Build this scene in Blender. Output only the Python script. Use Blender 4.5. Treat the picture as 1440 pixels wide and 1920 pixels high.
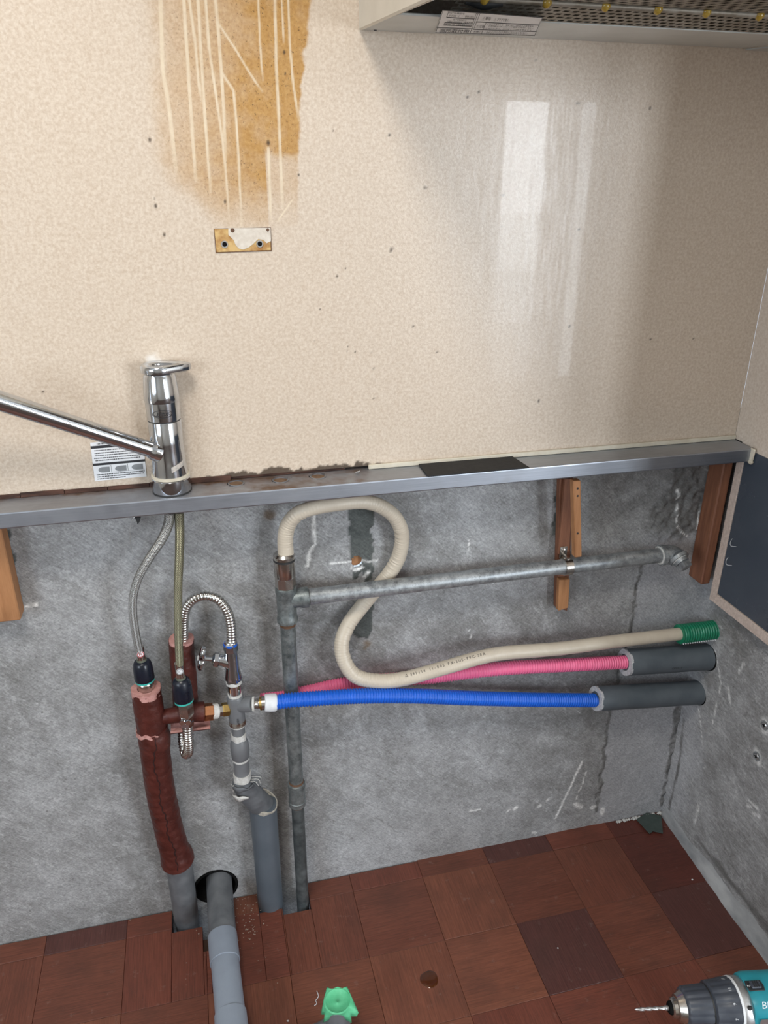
import bpy, bmesh, math, random
import numpy as np
from mathutils import Vector, Matrix
random.seed(7); rng = np.random.default_rng(11)
for o in list(bpy.data.objects): bpy.data.objects.remove(o)
scene = bpy.context.scene
COL = scene.collection

# ------------------------------------------------------------------ camera
FPX, PITCH, YAW, ROLL, DIST, HEIGHT = 1432.3, .41159, .24388, .0041, 1.0724, 1.25
c_, s_ = math.cos, math.sin
FW = Vector((s_(YAW)*c_(PITCH), c_(YAW)*c_(PITCH), -s_(PITCH)))
R0 = Vector((c_(YAW), -s_(YAW), 0)); U0 = R0.cross(FW)
RT = R0*c_(ROLL) + U0*s_(ROLL); UP = -R0*s_(ROLL) + U0*c_(ROLL)
EYE = Vector((0, -DIST, HEIGHT))
cd = bpy.data.cameras.new('camera'); cam = bpy.data.objects.new('camera', cd); COL.objects.link(cam)
cd.sensor_fit = 'VERTICAL'; cd.sensor_height = 36; cd.lens = FPX/1920*36; cd.clip_start = .02
cam.matrix_world = Matrix(((RT.x, UP.x, -FW.x, EYE.x), (RT.y, UP.y, -FW.y, EYE.y), (RT.z, UP.z, -FW.z, EYE.z), (0, 0, 0, 1)))
scene.camera = cam
# ------------------------------------------------------------------ world, lights, exposure
world = bpy.data.worlds.new('sky'); scene.world = world; world.use_nodes = True
world.node_tree.nodes['Background'].inputs[0].default_value = (.72, .84, 1, 1)
world.node_tree.nodes['Background'].inputs[1].default_value = 1.0
scene.view_settings.view_transform = 'Standard'; scene.view_settings.look = 'None'
scene.view_settings.gamma = 1; scene.view_settings.use_curve_mapping = False
scene.view_settings.exposure = 0.16
def area(name, loc, rot, sx, sy, energy, col, shape='RECTANGLE', spread=180):
    l = bpy.data.lights.new(name, 'AREA'); l.shape = shape; l.size = sx; l.size_y = sy; l.energy = energy; l.color = col
    l.spread = math.radians(spread)
    o = bpy.data.objects.new(name, l); COL.objects.link(o); o.location = loc; o.rotation_euler = rot; return o
REAR, LEFT, FARR, CEIL = -3.4, -1.7, 2.9, 2.3
for z_, h_, e_ in ((1.40, .66, 19), (.91, .32, 5.5), (.60, .30, 2.6), (.27, .36, 1.2)):     # dimming steps added so the reflected streak fades towards the foot
    area('daylight_balcony_door', (1.885, REAR+.05, z_), (math.pi/2, 0, 0), .25, h_, e_, (.86, .93, 1))
area('daylight_balcony_door', (2.48, REAR+.05, .92), (math.pi/2, 0, 0), .53, 1.62, 42, (.86, .93, 1))
area('daylight_side_window', (LEFT+.05, -1.9, 1.35), (0, -math.pi/2, 0), 1.0, 1.3, 34, (.80, .90, 1))
area('ceiling_lamp_light', (-.22, -1.0, CEIL-.10), (0, 0, 0), .42, .42, 14.5, (1, .95, .87), 'DISK')

# ------------------------------------------------------------------ measuring helpers (photo pixel -> point on a plane of the room)
def _ray(px, py): return FW + RT*((px-720)/FPX) - UP*((py-960)/FPX)
def W(px, py, Y=0.): d = _ray(px, py); return EYE + d*((Y-EYE.y)/d.y)
def F(px, py, Z=0.): d = _ray(px, py); return EYE + d*((Z-EYE.z)/d.z)
def X(px, py, x): d = _ray(px, py); return EYE + d*((x-EYE.x)/d.x)
def mpp(p): return (p-EYE).dot(FW)/FPX          # metres per photo pixel at p

# ------------------------------------------------------------------ mesh helpers
ORG = {}
def setmat(o, mat):
    if mat: o.data.materials.append(mat)
def tag(o, label=None, cat=None, group=None, kind=None):
    if label: o['label'] = label
    if cat: o['category'] = cat
    if group: o['group'] = group
    if kind: o['kind'] = kind
    return o
def root(name, loc, label, cat, group=None, kind=None):
    o = bpy.data.objects.new(name, None); COL.objects.link(o); o.location = loc; o.empty_display_size = .02
    ORG[o] = Vector(loc); return tag(o, label, cat, group, kind)
def link(name, me, mat, parent=None):
    o = bpy.data.objects.new(name, me); COL.objects.link(o); setmat(o, mat)
    n = len(me.vertices); co = np.empty(n*3); me.vertices.foreach_get('co', co); co = co.reshape(-1, 3)
    if parent is not None:
        off = ORG[parent]; o.parent = parent; ORG[o] = off
    else:
        lo, hi = co.min(0), co.max(0); off = Vector(((lo[0]+hi[0])/2, (lo[1]+hi[1])/2, lo[2])); o.location = off; ORG[o] = off
    co -= np.array(off); me.vertices.foreach_set('co', co.ravel()); me.update(); return o
def smooth(me, ang=40):
    me.polygons.foreach_set('use_smooth', np.ones(len(me.polygons), bool)); me.set_sharp_from_angle(angle=math.radians(ang))
def meshobj(name, verts, faces, mat, parent=None, ang=None, uv=None):
    me = bpy.data.meshes.new(name); me.from_pydata([tuple(v) for v in verts], [], [tuple(f) for f in faces]); me.update()
    if uv is not None:
        l = me.uv_layers.new(name='UVMap'); idx = np.empty(len(me.loops), int); me.loops.foreach_get('vertex_index', idx)
        l.data.foreach_set('uv', np.array(uv)[idx].ravel())
    if ang: smooth(me, ang)
    return link(name, me, mat, parent)
def bmobj(name, bm, mat, parent=None, ang=None):
    me = bpy.data.meshes.new(name); bmesh.ops.recalc_face_normals(bm, faces=bm.faces); bm.to_mesh(me); bm.free()
    if ang: smooth(me, ang)
    return link(name, me, mat, parent)
def box(name, lo, hi, mat, parent=None, bev=.001, seg=1):
    bm = bmesh.new(); bmesh.ops.create_cube(bm, size=1)
    for v in bm.verts: v.co = Vector([lo[i] + (v.co[i]+.5)*(hi[i]-lo[i]) for i in range(3)])
    if bev: bmesh.ops.bevel(bm, geom=bm.edges[:], offset=bev, segments=seg, affect='EDGES', clamp_overlap=True)
    return bmobj(name, bm, mat, parent, 35)
def hexa(name, front, depth, mat, parent=None, bev=.001):
    """prism: polygon 'front' pushed by vector 'depth'"""
    bm = bmesh.new(); d = Vector(depth)
    a = [bm.verts.new(p) for p in front]; b = [bm.verts.new(Vector(p)+d) for p in front]; n = len(a)
    bm.faces.new(a); bm.faces.new(b[::-1])
    for i in range(n): bm.faces.new((a[i], b[i], b[(i+1) % n], a[(i+1) % n]))
    bmesh.ops.recalc_face_normals(bm, faces=bm.faces)
    if bev: bmesh.ops.bevel(bm, geom=bm.edges[:], offset=bev, segments=1, affect='EDGES', clamp_overlap=True)
    return bmobj(name, bm, mat, parent, 35)
def catmull(pts, vals, step):
    P = np.array([list(p) for p in pts], float); v = np.array(vals, float)
    Q = np.vstack([2*P[0]-P[1], P, 2*P[-1]-P[-2]]); out = []; rv = []
    for i in range(len(P)-1):
        p0, p1, p2, p3 = Q[i:i+4]; t = np.linspace(0, 1, 40, endpoint=False)[:, None]
        out.append(.5*((2*p1)+(-p0+p2)*t+(2*p0-5*p1+4*p2-p3)*t**2+(-p0+3*p1-3*p2+p3)*t**3)); rv.append(v[i]+(v[i+1]-v[i])*(t[:, 0]**2*(3-2*t[:, 0])))
    D = np.vstack(out+[P[-1:]]); rv = np.concatenate(rv+[v[-1:]])
    L = np.concatenate([[0], np.cumsum(np.linalg.norm(np.diff(D, axis=0), axis=1))]); n = max(3, int(L[-1]/step)+1)
    s = np.linspace(0, L[-1], n)
    return np.stack([np.interp(s, L, D[:, k]) for k in range(3)], 1), np.interp(s, L, rv), s
def frames(C):
    T = np.gradient(C, axis=0); T /= np.linalg.norm(T, axis=1)[:, None]
    n = np.cross(T[0], [0, -1, 0.3]); n /= np.linalg.norm(n); Ns = []
    for t in T:
        n = n - t*(n@t); n /= np.linalg.norm(n); Ns.append(n.copy())
    Ns = np.array(Ns); return T, Ns, np.cross(T, Ns)
PATHS = {}
def sweep(name, pts, rad, mat, parent=None, seg=20, step=.004, rfun=None, cap=True, ang=60, key=None):
    if not hasattr(rad, '__len__'): rad = [rad]*len(pts)
    C, r, s = catmull(pts, rad, step); T, N1, N2 = frames(C)
    K = np.gradient(T, axis=0)/np.gradient(s)[:, None]
    th = np.linspace(0, 2*math.pi, seg, endpoint=False)
    dirs = N1[:, None]*np.cos(th)[None, :, None] + N2[:, None]*np.sin(th)[None, :, None]
    rr = np.repeat(r[:, None], seg, 1)
    if rfun: rr = rr*rfun(s[:, None], th[None, :], (dirs*K[:, None]).sum(2)*rr)
    V = (C[:, None]+dirs*rr[..., None]); n = len(C)
    if key: PATHS[key] = (C, r, s, T)
    i = np.arange(n-1)[:, None]*seg; j = np.arange(seg)[None]; k = (j+1) % seg
    Fc = np.stack([i+j, i+seg+j, i+seg+k, i+k], -1).reshape(-1, 4)[:, ::-1].tolist()
    uv = np.stack(np.broadcast_arrays((th/(2*math.pi))[None], (s/(2*math.pi*max(r.mean(), 1e-5)))[:, None]), -1).reshape(-1, 2)
    V = V.reshape(-1, 3).tolist(); uv = uv.tolist()
    if cap:
        for ring, c in ((0, C[0]), (n-1, C[-1])):
            V.append(c.tolist()); uv.append(uv[ring*seg]); ci = len(V)-1
            for a in range(seg):
                b = (a+1) % seg; f = [ring*seg+a, ring*seg+b, ci]; Fc.append(f if ring == 0 else f[::-1])
    return meshobj(name, V, Fc, mat, parent, ang, uv)
def T(name, pts, mat, parent=None, **k):
    """tube measured on the photo: (px, py, depth plane Y, half width px)"""
    P = [W(a, b, y) for a, b, y, h in pts]; return sweep(name, P, [h*mpp(p) for p, (a, b, y, h) in zip(P, pts)], mat, parent, **k)
def turn(name, A, B, prof, mat, parent=None, seg=28, ang=35, rfun=None):
    """lathe along A->B, prof = (fraction, radius); seg=6 gives a hex nut"""
    A = Vector(A); B = Vector(B); t = (B-A).normalized(); u = t.cross(Vector((.31, -1, .27))).normalized(); v = t.cross(u)
    V = []; Fc = []
    for f, r in prof:
        for i in range(seg):
            a = 2*math.pi*(i+.5)/seg; q = r*(rfun(a) if rfun else 1); V.append(A+(B-A)*f+(u*math.cos(a)+v*math.sin(a))*q)
    for k in range(len(prof)-1):
        for i in range(seg): j = (i+1) % seg; Fc.append((k*seg+i, k*seg+j, k*seg+seg+j, k*seg+seg+i))
    Fc.append(tuple(range(seg))[::-1]); Fc.append(tuple((len(prof)-1)*seg+i for i in range(seg)))
    return meshobj(name, V, Fc, mat, parent, ang)
def cyl(name, A, B, r, mat, parent=None, r2=None, bev=.0008, seg=28):
    r2 = r if r2 is None else r2; L = (Vector(B)-Vector(A)).length; e = min(bev/L, .3)
    return turn(name, A, B, [(0, r-bev), (e, r), (1-e, r2), (1, r2-bev)], mat, parent, seg)
def ringm(name, A, B, ro, ri, mat, parent=None, seg=32, rfun=None):
    """tube wall with a visible hollow end"""
    return turn(name, A, B, [(.5, ri), (0, ri), (0, ro), (1, ro), (1, ri), (.5, ri)], mat, parent, seg, 35, rfun)
def C2(a, b): return (W(*a), W(*b))
def text(name, body, size, o, xd, yd, mat, parent=None, lift=.0004, align='LEFT', sx=1, width=None):
    c = bpy.data.curves.new('t', 'FONT'); c.body = body; c.size = size; c.align_x = align; c.resolution_u = 2
    t = bpy.data.objects.new('t', c); COL.objects.link(t); dg = bpy.context.evaluated_depsgraph_get()
    me = bpy.data.meshes.new_from_object(t.evaluated_get(dg)); bpy.data.objects.remove(t); bpy.data.curves.remove(c)
    if width: sx = width/max(1e-6, max(v.co.x for v in me.vertices))
    xd = Vector(xd).normalized(); yd = Vector(yd).normalized(); zd = xd.cross(yd)
    V = [Vector(o)+xd*v.co.x*sx+yd*v.co.y+zd*lift for v in me.vertices]; Fc = [tuple(p.vertices) for p in me.polygons]
    bpy.data.meshes.remove(me)
    return meshobj(name, V, Fc, mat, parent)
def rects(name, quads, mat, parent=None):
    V = []; Fc = []
    for q in quads: Fc.append(tuple(range(len(V), len(V)+len(q)))); V += list(q)
    return meshobj(name, V, Fc, mat, parent)

# ------------------------------------------------------------------ materials
def sv(node, k, v): node.inputs[k].default_value = (*v, 1) if isinstance(v, tuple) and len(v) == 3 and node.inputs[k].type == 'RGBA' else v
class NT:
    def __init__(s, name):
        s.m = bpy.data.materials.new(name); s.m.use_nodes = True; s.t = s.m.node_tree; s.b = s.t.nodes['Principled BSDF']
    def n(s, typ, **k):
        d = s.t.nodes.new(typ)
        for a, v in k.items():
            if a.startswith('i_'):
                a = a[2:]; a = int(a) if a.isdigit() else a.replace('_', ' '); s.put(d, a, v)
            else: setattr(d, a, v)
        return d
    def put(s, d, k, v):
        if isinstance(v, bpy.types.NodeSocket): s.t.links.new(v, d.inputs[k])
        else: sv(d, k, v)
    def co(s, scale=(1, 1, 1), src='Object', rot=(0, 0, 0), off=None):
        tc = s.n('ShaderNodeTexCoord'); mp = s.n('ShaderNodeMapping'); vec = tc.outputs[src]
        if any(rot): m0 = s.n('ShaderNodeMapping'); s.put(m0, 'Vector', vec); m0.inputs['Rotation'].default_value = rot; vec = m0.outputs[0]
        s.put(mp, 'Vector', vec); mp.inputs['Scale'].default_value = scale
        if off is not None: s.put(mp, 'Location', off)
        return mp.outputs[0]
    def noise(s, vec, scale, detail=4, rough=.55): return s.n('ShaderNodeTexNoise', i_Vector=vec, i_Scale=scale, i_Detail=detail, i_Roughness=rough).outputs['Fac']
    def ramp(s, f, a, b, va=0., vb=1.): return s.n('ShaderNodeMapRange', i_Value=f, i_1=a, i_2=b, i_3=va, i_4=vb).outputs[0]
    def mix(s, f, a, b, mode='MIX'):
        d = s.n('ShaderNodeMix', data_type='RGBA', blend_type=mode)
        for k, v in ((0, f), (6, a), (7, b)): s.put(d, k, v)
        return d.outputs[2]
    def math(s, op, a, b=0.): return s.n('ShaderNodeMath', operation=op, i_0=a, i_1=b).outputs[0]
    def attr(s, name): return s.n('ShaderNodeAttribute', attribute_name=name).outputs['Fac']
    def out(s, col=None, rough=None, metal=None, bump=None, bstr=.2, bdist=.001, coat=None, **k):
        for key, v in (('Base Color', col), ('Roughness', rough), ('Metallic', metal), ('Coat Weight', coat)):
            if v is not None: s.put(s.b, key, v)
        for a, v in k.items(): s.put(s.b, a.replace('_', ' '), v)
        if bump is not None:
            d = s.n('ShaderNodeBump', i_Height=bump, i_Strength=bstr, i_Distance=bdist); s.put(s.b, 'Normal', d.outputs[0])
        return s.m
def pm(name, c1, c2=None, scale=40, rough=.5, r2=None, metal=0., bump=0., stretch=(1, 1, 1), lo=.35, hi=.65, detail=5, bdist=.001, coat=0.):
    t = NT(name); v = t.co(stretch); f = t.ramp(t.noise(v, scale, detail), lo, hi)
    return t.out(t.mix(f, c1, c2 or tuple(x*.8 for x in c1)), t.ramp(f, 0, 1, rough, rough if r2 is None else r2), metal, f if bump else None, bump, bdist, coat)

def m_concrete():
    t = NT('troweled_concrete'); v = t.co()
    def dn(vec, sc, det, ro, di): return t.n('ShaderNodeTexNoise', i_Vector=vec, i_Scale=sc, i_Detail=det, i_Roughness=ro, i_Distortion=di).outputs['Fac']
    a = dn(v, 2.6, 6, .62, .3); b = dn(t.co((1, 1, 1), rot=(0, .6, 0)), 17, 9, .78, .25)
    sk = dn(t.co((5, 5, 17), rot=(0, -.7, 0)), 2.4, 9, .8, .5); fi = t.noise(v, 190, 5, .7)
    col = t.mix(t.ramp(a, .34, .66), (.185, .182, .177), (.36, .365, .372))
    col = t.mix(t.ramp(b, .46, .68, 0, .7), col, (.46, .465, .475))
    col = t.mix(t.ramp(b, .44, .30, 0, .6), col, (.15, .148, .14))
    col = t.mix(t.ramp(sk, .52, .66, 0, .55), col, (.16, .158, .15))
    col = t.mix(t.ramp(dn(t.co((9, 9, 26), rot=(0, -.85, 0)), 3, 8, .8, .5), .55, .68, 0, .6), col, (.52, .525, .535))
    col = t.mix(t.ramp(fi, .42, .28, 0, .6), col, (.10, .10, .095))
    pit = t.n('ShaderNodeTexVoronoi', i_Vector=v, i_Scale=48.).outputs['Distance']
    col = t.mix(t.math('MULTIPLY', t.ramp(pit, .11, .03, 0, .8), t.ramp(b, .45, .6)), col, (.07, .068, .06))
    col = t.mix(t.math('MULTIPLY', t.attr('patch'), .8), col, t.mix(t.ramp(b, .3, .7), (.34, .345, .365), (.43, .435, .455)))
    col = t.mix(t.math('MULTIPLY', t.attr('rough'), t.ramp(b, .3, .62, .35, 1)), col, (.115, .112, .107))
    col = t.mix(t.attr('adh'), col, t.mix(t.ramp(sk, .4, .6), (.052, .060, .057), (.095, .104, .10)))
    col = t.mix(t.math('MULTIPLY', t.attr('brown'), .8), col, (.16, .11, .07))
    col = t.mix(t.math('MULTIPLY', t.attr('white'), t.ramp(t.noise(v, 120, 2), .3, .55, .35, 1)), col, (.78, .78, .77))
    g1 = t.noise(t.co((30, 30, 110), rot=(0, -.75, 0)), 3.2, 5, .72); g2 = t.noise(v, 330, 4, .7); g3 = t.noise(t.co((26, 26, 80), rot=(0, .5, 0)), 3, 5, .7)
    tone = t.math('MULTIPLY', t.math('MULTIPLY', t.ramp(g1, .34, .68, .78, 1.26), t.ramp(g2, .33, .67, .82, 1.18)), t.ramp(g3, .35, .68, .88, 1.14))
    col = t.mix(1., col, t.n('ShaderNodeCombineXYZ', i_0=tone, i_1=tone, i_2=tone).outputs[0], 'MULTIPLY')
    h = t.math('ADD', t.math('MULTIPLY', fi, .5), t.math('ADD', b, t.math('MULTIPLY', sk, .6)))
    return t.out(col, t.ramp(b, .3, .7, .78, .6), 0, h, .5, .0022)
def m_panel():
    t = NT('mottled_cream_board'); v = t.co()
    a = t.noise(v, 250, 3, .6); b = t.noise(v, 520, 2, .5); g = t.noise(v, 5, 3)
    col = t.mix(t.ramp(a, .34, .66), (.545, .435, .335), (.665, .565, .46))
    col = t.mix(t.ramp(b, .55, .75, 0, .4), col, (.73, .655, .565))
    st = t.attr('stain'); dn = t.noise(v, 420, 2, .6)
    oc = t.mix(t.ramp(a, .3, .7), (.39, .20, .055), (.51, .30, .105))
    col = t.mix(t.math('MINIMUM', t.math('MULTIPLY', st, t.ramp(g, .2, .8, .85, 1.1)), 1.), col, oc)
    col = t.mix(t.math('MULTIPLY', st, t.ramp(dn, .36, .30, 0, .8)), col, (.10, .05, .02))
    col = t.mix(t.math('MULTIPLY', t.attr('drip'), t.ramp(t.noise(v, 60, 4), .3, .7, .55, .9)), col, (.74, .63, .47))
    col = t.mix(t.math('MULTIPLY', t.attr('soot'), .9), col, (.05, .03, .018))
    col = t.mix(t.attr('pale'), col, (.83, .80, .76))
    return t.out(col, t.ramp(t.noise(t.co((60, 60, 6)), 3, 4), .3, .7, .27, .42), 0, t.math('ADD', b, t.math('MULTIPLY', a, .6)), .22, .0006, .12)
def m_parquet():
    t = NT('red_brown_parquet'); oi = t.n('ShaderNodeObjectInfo'); rnd = oi.outputs['Random']
    tc = t.n('ShaderNodeTexCoord').outputs['Object']; sx = t.n('ShaderNodeSeparateXYZ', i_0=tc)
    off = t.n('ShaderNodeVectorMath', operation='ADD', i_0=tc, i_1=t.n('ShaderNodeCombineXYZ', i_0=t.math('MULTIPLY', rnd, 7.), i_1=t.math('MULTIPLY', rnd, 13.)).outputs[0]).outputs[0]
    strip = t.math('FLOOR', t.math('MULTIPLY', t.math('ADD', sx.outputs[1], 1.), 1/.0277))
    wn = t.n('ShaderNodeTexWhiteNoise', noise_dimensions='2D', i_Vector=t.n('ShaderNodeCombineXYZ', i_0=strip, i_1=t.math('MULTIPLY', rnd, 91.)).outputs[0]).outputs['Value']
    gr = t.n('ShaderNodeVectorMath', operation='MULTIPLY', i_0=off, i_1=(4., 85., 1.)).outputs[0]
    g = t.noise(gr, 5, 5, .7); g2 = t.noise(off, 11, 4)
    col = t.mix(t.ramp(g, .3, .7), (.50, .50, .50), (1.25, 1.2, 1.15)); col = t.mix(.8, oi.outputs['Color'], col, 'MULTIPLY')
    col = t.mix(t.ramp(wn, 0, 1, 0, .22), col, (.05, .012, .008)); col = t.mix(t.ramp(g2, .5, .75, 0, .35), col, (.045, .02, .014))
    dust = t.noise(off, 60, 5, .7); col = t.mix(t.ramp(dust, .62, .8, 0, .35), col, (.32, .26, .22))
    return t.out(col, t.ramp(g2, .3, .7, .42, .6), 0, g, .12, .0008)
def m_wood(name, c1, c2, st=(28, 28, 2.2), rough=.62):
    t = NT(name); g = t.noise(t.co(st), 4, 5, .65); k = t.noise(t.co((1, 1, .6)), 16, 3)
    col = t.mix(t.ramp(g, .3, .7), c1, c2); col = t.mix(t.ramp(k, .55, .8, 0, .5), col, tuple(x*.35 for x in c1))
    return t.out(col, rough, 0, g, .3, .001)
def m_stainless():
    t = NT('brushed_stainless'); g = t.noise(t.co((2, 90, 90)), 6, 4, .6); d = t.noise(t.co(), 13, 5, .65); sp = t.noise(t.co(), 230, 2, .5)
    gr = t.attr('grime')
    col = t.mix(t.ramp(g, .3, .7), (.37, .40, .45), (.46, .49, .545)); col = t.mix(t.ramp(d, .45, .75, 0, .35), col, (.33, .32, .31))  # bluish cast of reflected daylight is tinted into the steel colour
    col = t.mix(t.math('MULTIPLY', gr, t.ramp(d, .3, .6, .4, 1)), col, (.13, .075, .045)); col = t.mix(t.ramp(sp, .28, .22, 0, .7), col, (.06, .05, .04))
    f = t.math('MAXIMUM', t.math('MULTIPLY', gr, .9), t.ramp(sp, .30, .22))
    return t.out(col, t.ramp(d, .3, .7, .40, .55), t.ramp(f, 0, 1, 1, .1), g, .06, .0005)
def m_galv(name, c1, c2):
    t = NT(name); g = t.noise(t.co((1, 1, 1)), 75, 5, .7); f = t.noise(t.co(), 320, 3, .6); l = t.noise(t.co(), 9, 3)
    col = t.mix(t.ramp(g, .33, .66), c1, c2); col = t.mix(t.ramp(f, .42, .30, 0, .6), col, (.05, .055, .055))
    col = t.mix(t.ramp(l, .5, .7, 0, .25), col, (.55, .56, .56))
    return t.out(col, t.ramp(g, .3, .7, .36, .55), .62, f, .15, .0006)
def m_braid(name, c1, c2):
    t = NT(name); uv = t.co((1, 1, 1), 'UV'); s = t.n('ShaderNodeSeparateXYZ', i_0=uv)
    def helix(sg): return t.math('SINE', t.math('MULTIPLY', t.math('ADD', t.math('MULTIPLY', s.outputs[0], 12.), t.math('MULTIPLY', s.outputs[1], 16.*sg)), 6.2832))
    h = t.math('MAXIMUM', helix(1), helix(-1)); f = t.ramp(h, -.2, .9)
    return t.out(t.mix(f, tuple(x*.22 for x in c1), t.mix(t.noise(t.co(), 120, 2), c1, c2)), .34, .85, h, .5, .0008)

CONC = m_concrete(); PANEL = m_panel(); PARQ = m_parquet(); STEEL = m_stainless(); GALV = m_galv('galvanised_steel', (.20, .215, .225), (.46, .485, .50)); GALVD = m_galv('weathered_galvanised_steel', (.105, .125, .128), (.27, .295, .295))
WOOD = m_wood('rough_reddish_timber', (.13, .048, .026), (.26, .11, .058)); WOOD2 = m_wood('orange_timber', (.29, .125, .048), (.46, .225, .10))
CHROME = pm('polished_chrome', (.64, .67, .71), (.54, .57, .61), 60, .07, .15, 1.)
NICKEL = pm('nickel_plate', (.60, .57, .53), (.48, .45, .42), 90, .16, .28, 1.)
BRASS = pm('dull_brass', (.52, .36, .12), (.36, .24, .09), 120, .3, .45, 1.); COPPER = pm('copper', (.55, .25, .12), (.38, .17, .09), 120, .3, .45, 1.)
FLEX = pm('corrugated_stainless', (.70, .69, .66), (.52, .51, .49), 140, .18, .32, 1.)
PVC = pm('grey_pvc', (.14, .146, .155), (.175, .182, .193), 22, .36, .48); PVC2 = pm('light_grey_pvc', (.27, .31, .37), (.24, .275, .33), 22, .33, .45)
PVCD = pm('dusty_pvc', (.095, .102, .112), (.15, .158, .168), 35, .45, .6)
LAG = pm('slate_foam_jacket', (.075, .092, .108), (.10, .118, .135), 30, .45, .6, bump=.1)
REDJ = pm('oxblood_vinyl_jacket', (.058, .011, .0075), (.088, .0165, .0105), 55, .42, .55, bump=.45, bdist=.002); PINKF = pm('pink_foam', (.56, .30, .27), (.45, .21, .185), 160, .9, bump=.5)
SEAM = pm('dark_slit', (.025, .006, .005), None, 60, .8)
HOSE = pm('cream_vinyl_hose', (.60, .53, .43), (.55, .48, .385), 30, .36, .46); PINK = pm('pink_plastic', (.86, .18, .34), (.82, .15, .30), 50, .38); BLUE = pm('blue_plastic', (.008, .125, .66), (.008, .11, .58), 50, .36)
GREEN = pm('green_plastic', (.008, .20, .105), (.007, .165, .085), 60, .35); WHITE = pm('white_plastic', (.78, .80, .82), (.70, .72, .74), 90, .5); TAPEW = pm('white_thread_tape', (.66, .655, .635), (.52, .51, .48), 190, .75, bump=.5)
NAVY = pm('navy_black_plastic', (.005, .008, .017), (.009, .012, .022), 60, .25, .4); TEAL = pm('teal_ring', (.05, .48, .42), None, 60, .4)
BLACK = pm('black_rubber', (.018, .019, .02), (.028, .029, .03), 80, .55); INK = pm('black_ink', (.03, .03, .035), None, 60, .7); PAPER = pm('white_label', (.82, .83, .85), (.76, .77, .79), 70, .42); INKG = pm('grey_ink', (.27, .28, .29), None, 60, .7); CARB = pm('black_sheet', (.011, .011, .012), (.018, .018, .018), 120, .75, bump=.1)
HOODM = pm('ivory_enamel', (.60, .56, .48), (.55, .51, .435), 14, .34, .45); HOODG = pm('grey_enamel', (.60, .62, .60), (.55, .57, .55), 12, .3, .4); MESH = pm('greasy_filter_metal', (.20, .17, .13), (.38, .35, .30), 60, .4, .6, .4); GREASE = pm('yellow_grease', (.42, .26, .03), (.50, .36, .08), 150, .15); HOLE = pm('dark_cavity', (.012, .012, .012), None, 30, .9)
PLASTER = pm('dry_plaster', (.62, .61, .59), (.42, .42, .41), 160, .9, bump=.5); MORTAR = pm('smeared_mortar', (.20, .21, .22), (.38, .385, .39), 30, .8, bump=.6, stretch=(1, .4, 1)); CAULK = pm('cream_caulk', (.66, .61, .50), (.58, .52, .41), 60, .5); ROT = pm('rotten_board', (.030, .014, .010), (.10, .045, .03), 110, .85, bump=.8, stretch=(.25, 1, 1))
SHEETD = pm('slate_laminate', (.050, .062, .082), (.062, .074, .095), 9, .22, .3); EDGE = pm('chipboard_edge', (.60, .50, .44), (.46, .37, .32), 260, .8); SCRAP = pm('dark_green_scrap', (.040, .058, .052), (.055, .072, .066), 80, .6)
TEALB = pm('teal_drill_shell', (.022, .25, .31), (.028, .29, .35), 40, .35); CHUCK = pm('slate_chuck_plastic', (.045, .052, .068), (.06, .068, .085), 60, .4); ALU = pm('cast_aluminium', (.62, .62, .62), (.5, .5, .5), 200, .35, .45, .9); GREENT = pm('green_masking_tape', (.10, .52, .26), (.14, .60, .32), 90, .55); AMBER = pm('amber_drop', (.085, .022, .005), None, 60, .06, coat=.5)
RUST = pm('rusty_plate', (.60, .40, .16), (.36, .17, .045), 70, .6, lo=.42, hi=.62); BROWN = pm('brown_core', (.16, .085, .045), (.10, .05, .03), 150, .85); CEILM = pm('white_ceiling', (.75, .73, .70), None, 10, .9); ROOM = pm('room_wallpaper', (.62, .58, .52), (.58, .54, .48), 12, .85); FRAME = pm('window_aluminium', (.5, .5, .5), None, 20, .4, None, .8); LAMPS = pm('lamp_shade', (.85, .83, .8), None, 20, .5)
HOLE.node_tree.nodes['Principled BSDF'].inputs['Specular IOR Level'].default_value = 0  # near-black, no specular: shade inside holes and gaps is put into the colour
gl = NT('window_glass'); GLASS = gl.out((.9, .95, 1.), .02, 0, None, **{'Transmission_Weight': 1., 'IOR': 1.1})

# ------------------------------------------------------------------ painted-on masks for the big walls
def fbm(x, z, scale, seed, octv=4):
    r = np.random.default_rng(seed); out = np.zeros_like(x); amp = 1; tot = 0
    for k in range(octv):
        G = r.random((257, 257)); u = (x*scale) % 256; v = (z*scale) % 256; i = u.astype(int); j = v.astype(int); fu = u-i; fv = v-j
        fu = fu*fu*(3-2*fu); fv = fv*fv*(3-2*fv)
        out += amp*((G[i, j]*(1-fu)+G[i+1, j]*fu)*(1-fv)+(G[i, j+1]*(1-fu)+G[i+1, j+1]*fu)*fv); tot += amp; amp *= .5; scale *= 2.03
    return out/tot
def sstep(a, b, x): t = np.clip((x-a)/(b-a), 0, 1); return t*t*(3-2*t)
def dline(x, z, pts):
    d = np.full_like(x, 9.); tt = np.zeros_like(x); n = len(pts)-1
    for i in range(n):
        ax, az = pts[i]; bx, bz = pts[i+1]; L = (bx-ax)**2+(bz-az)**2+1e-12
        t = np.clip(((x-ax)*(bx-ax)+(z-az)*(bz-az))/L, 0, 1); q = np.hypot(x-ax-t*(bx-ax), z-az-t*(bz-az)); m = q < d
        d = np.where(m, q, d); tt = np.where(m, (i+t)/n, tt)
    return d, tt
def inpoly(x, z, pts):
    c = np.zeros(x.shape, bool); n = len(pts)
    for i in range(n):
        ax, az = pts[i]; bx, bz = pts[(i+1) % n]
        m = ((az > z) != (bz > z)) & (x < (bx-ax)*(z-az)/(bz-az+1e-12)+ax); c ^= m
    return c
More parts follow.
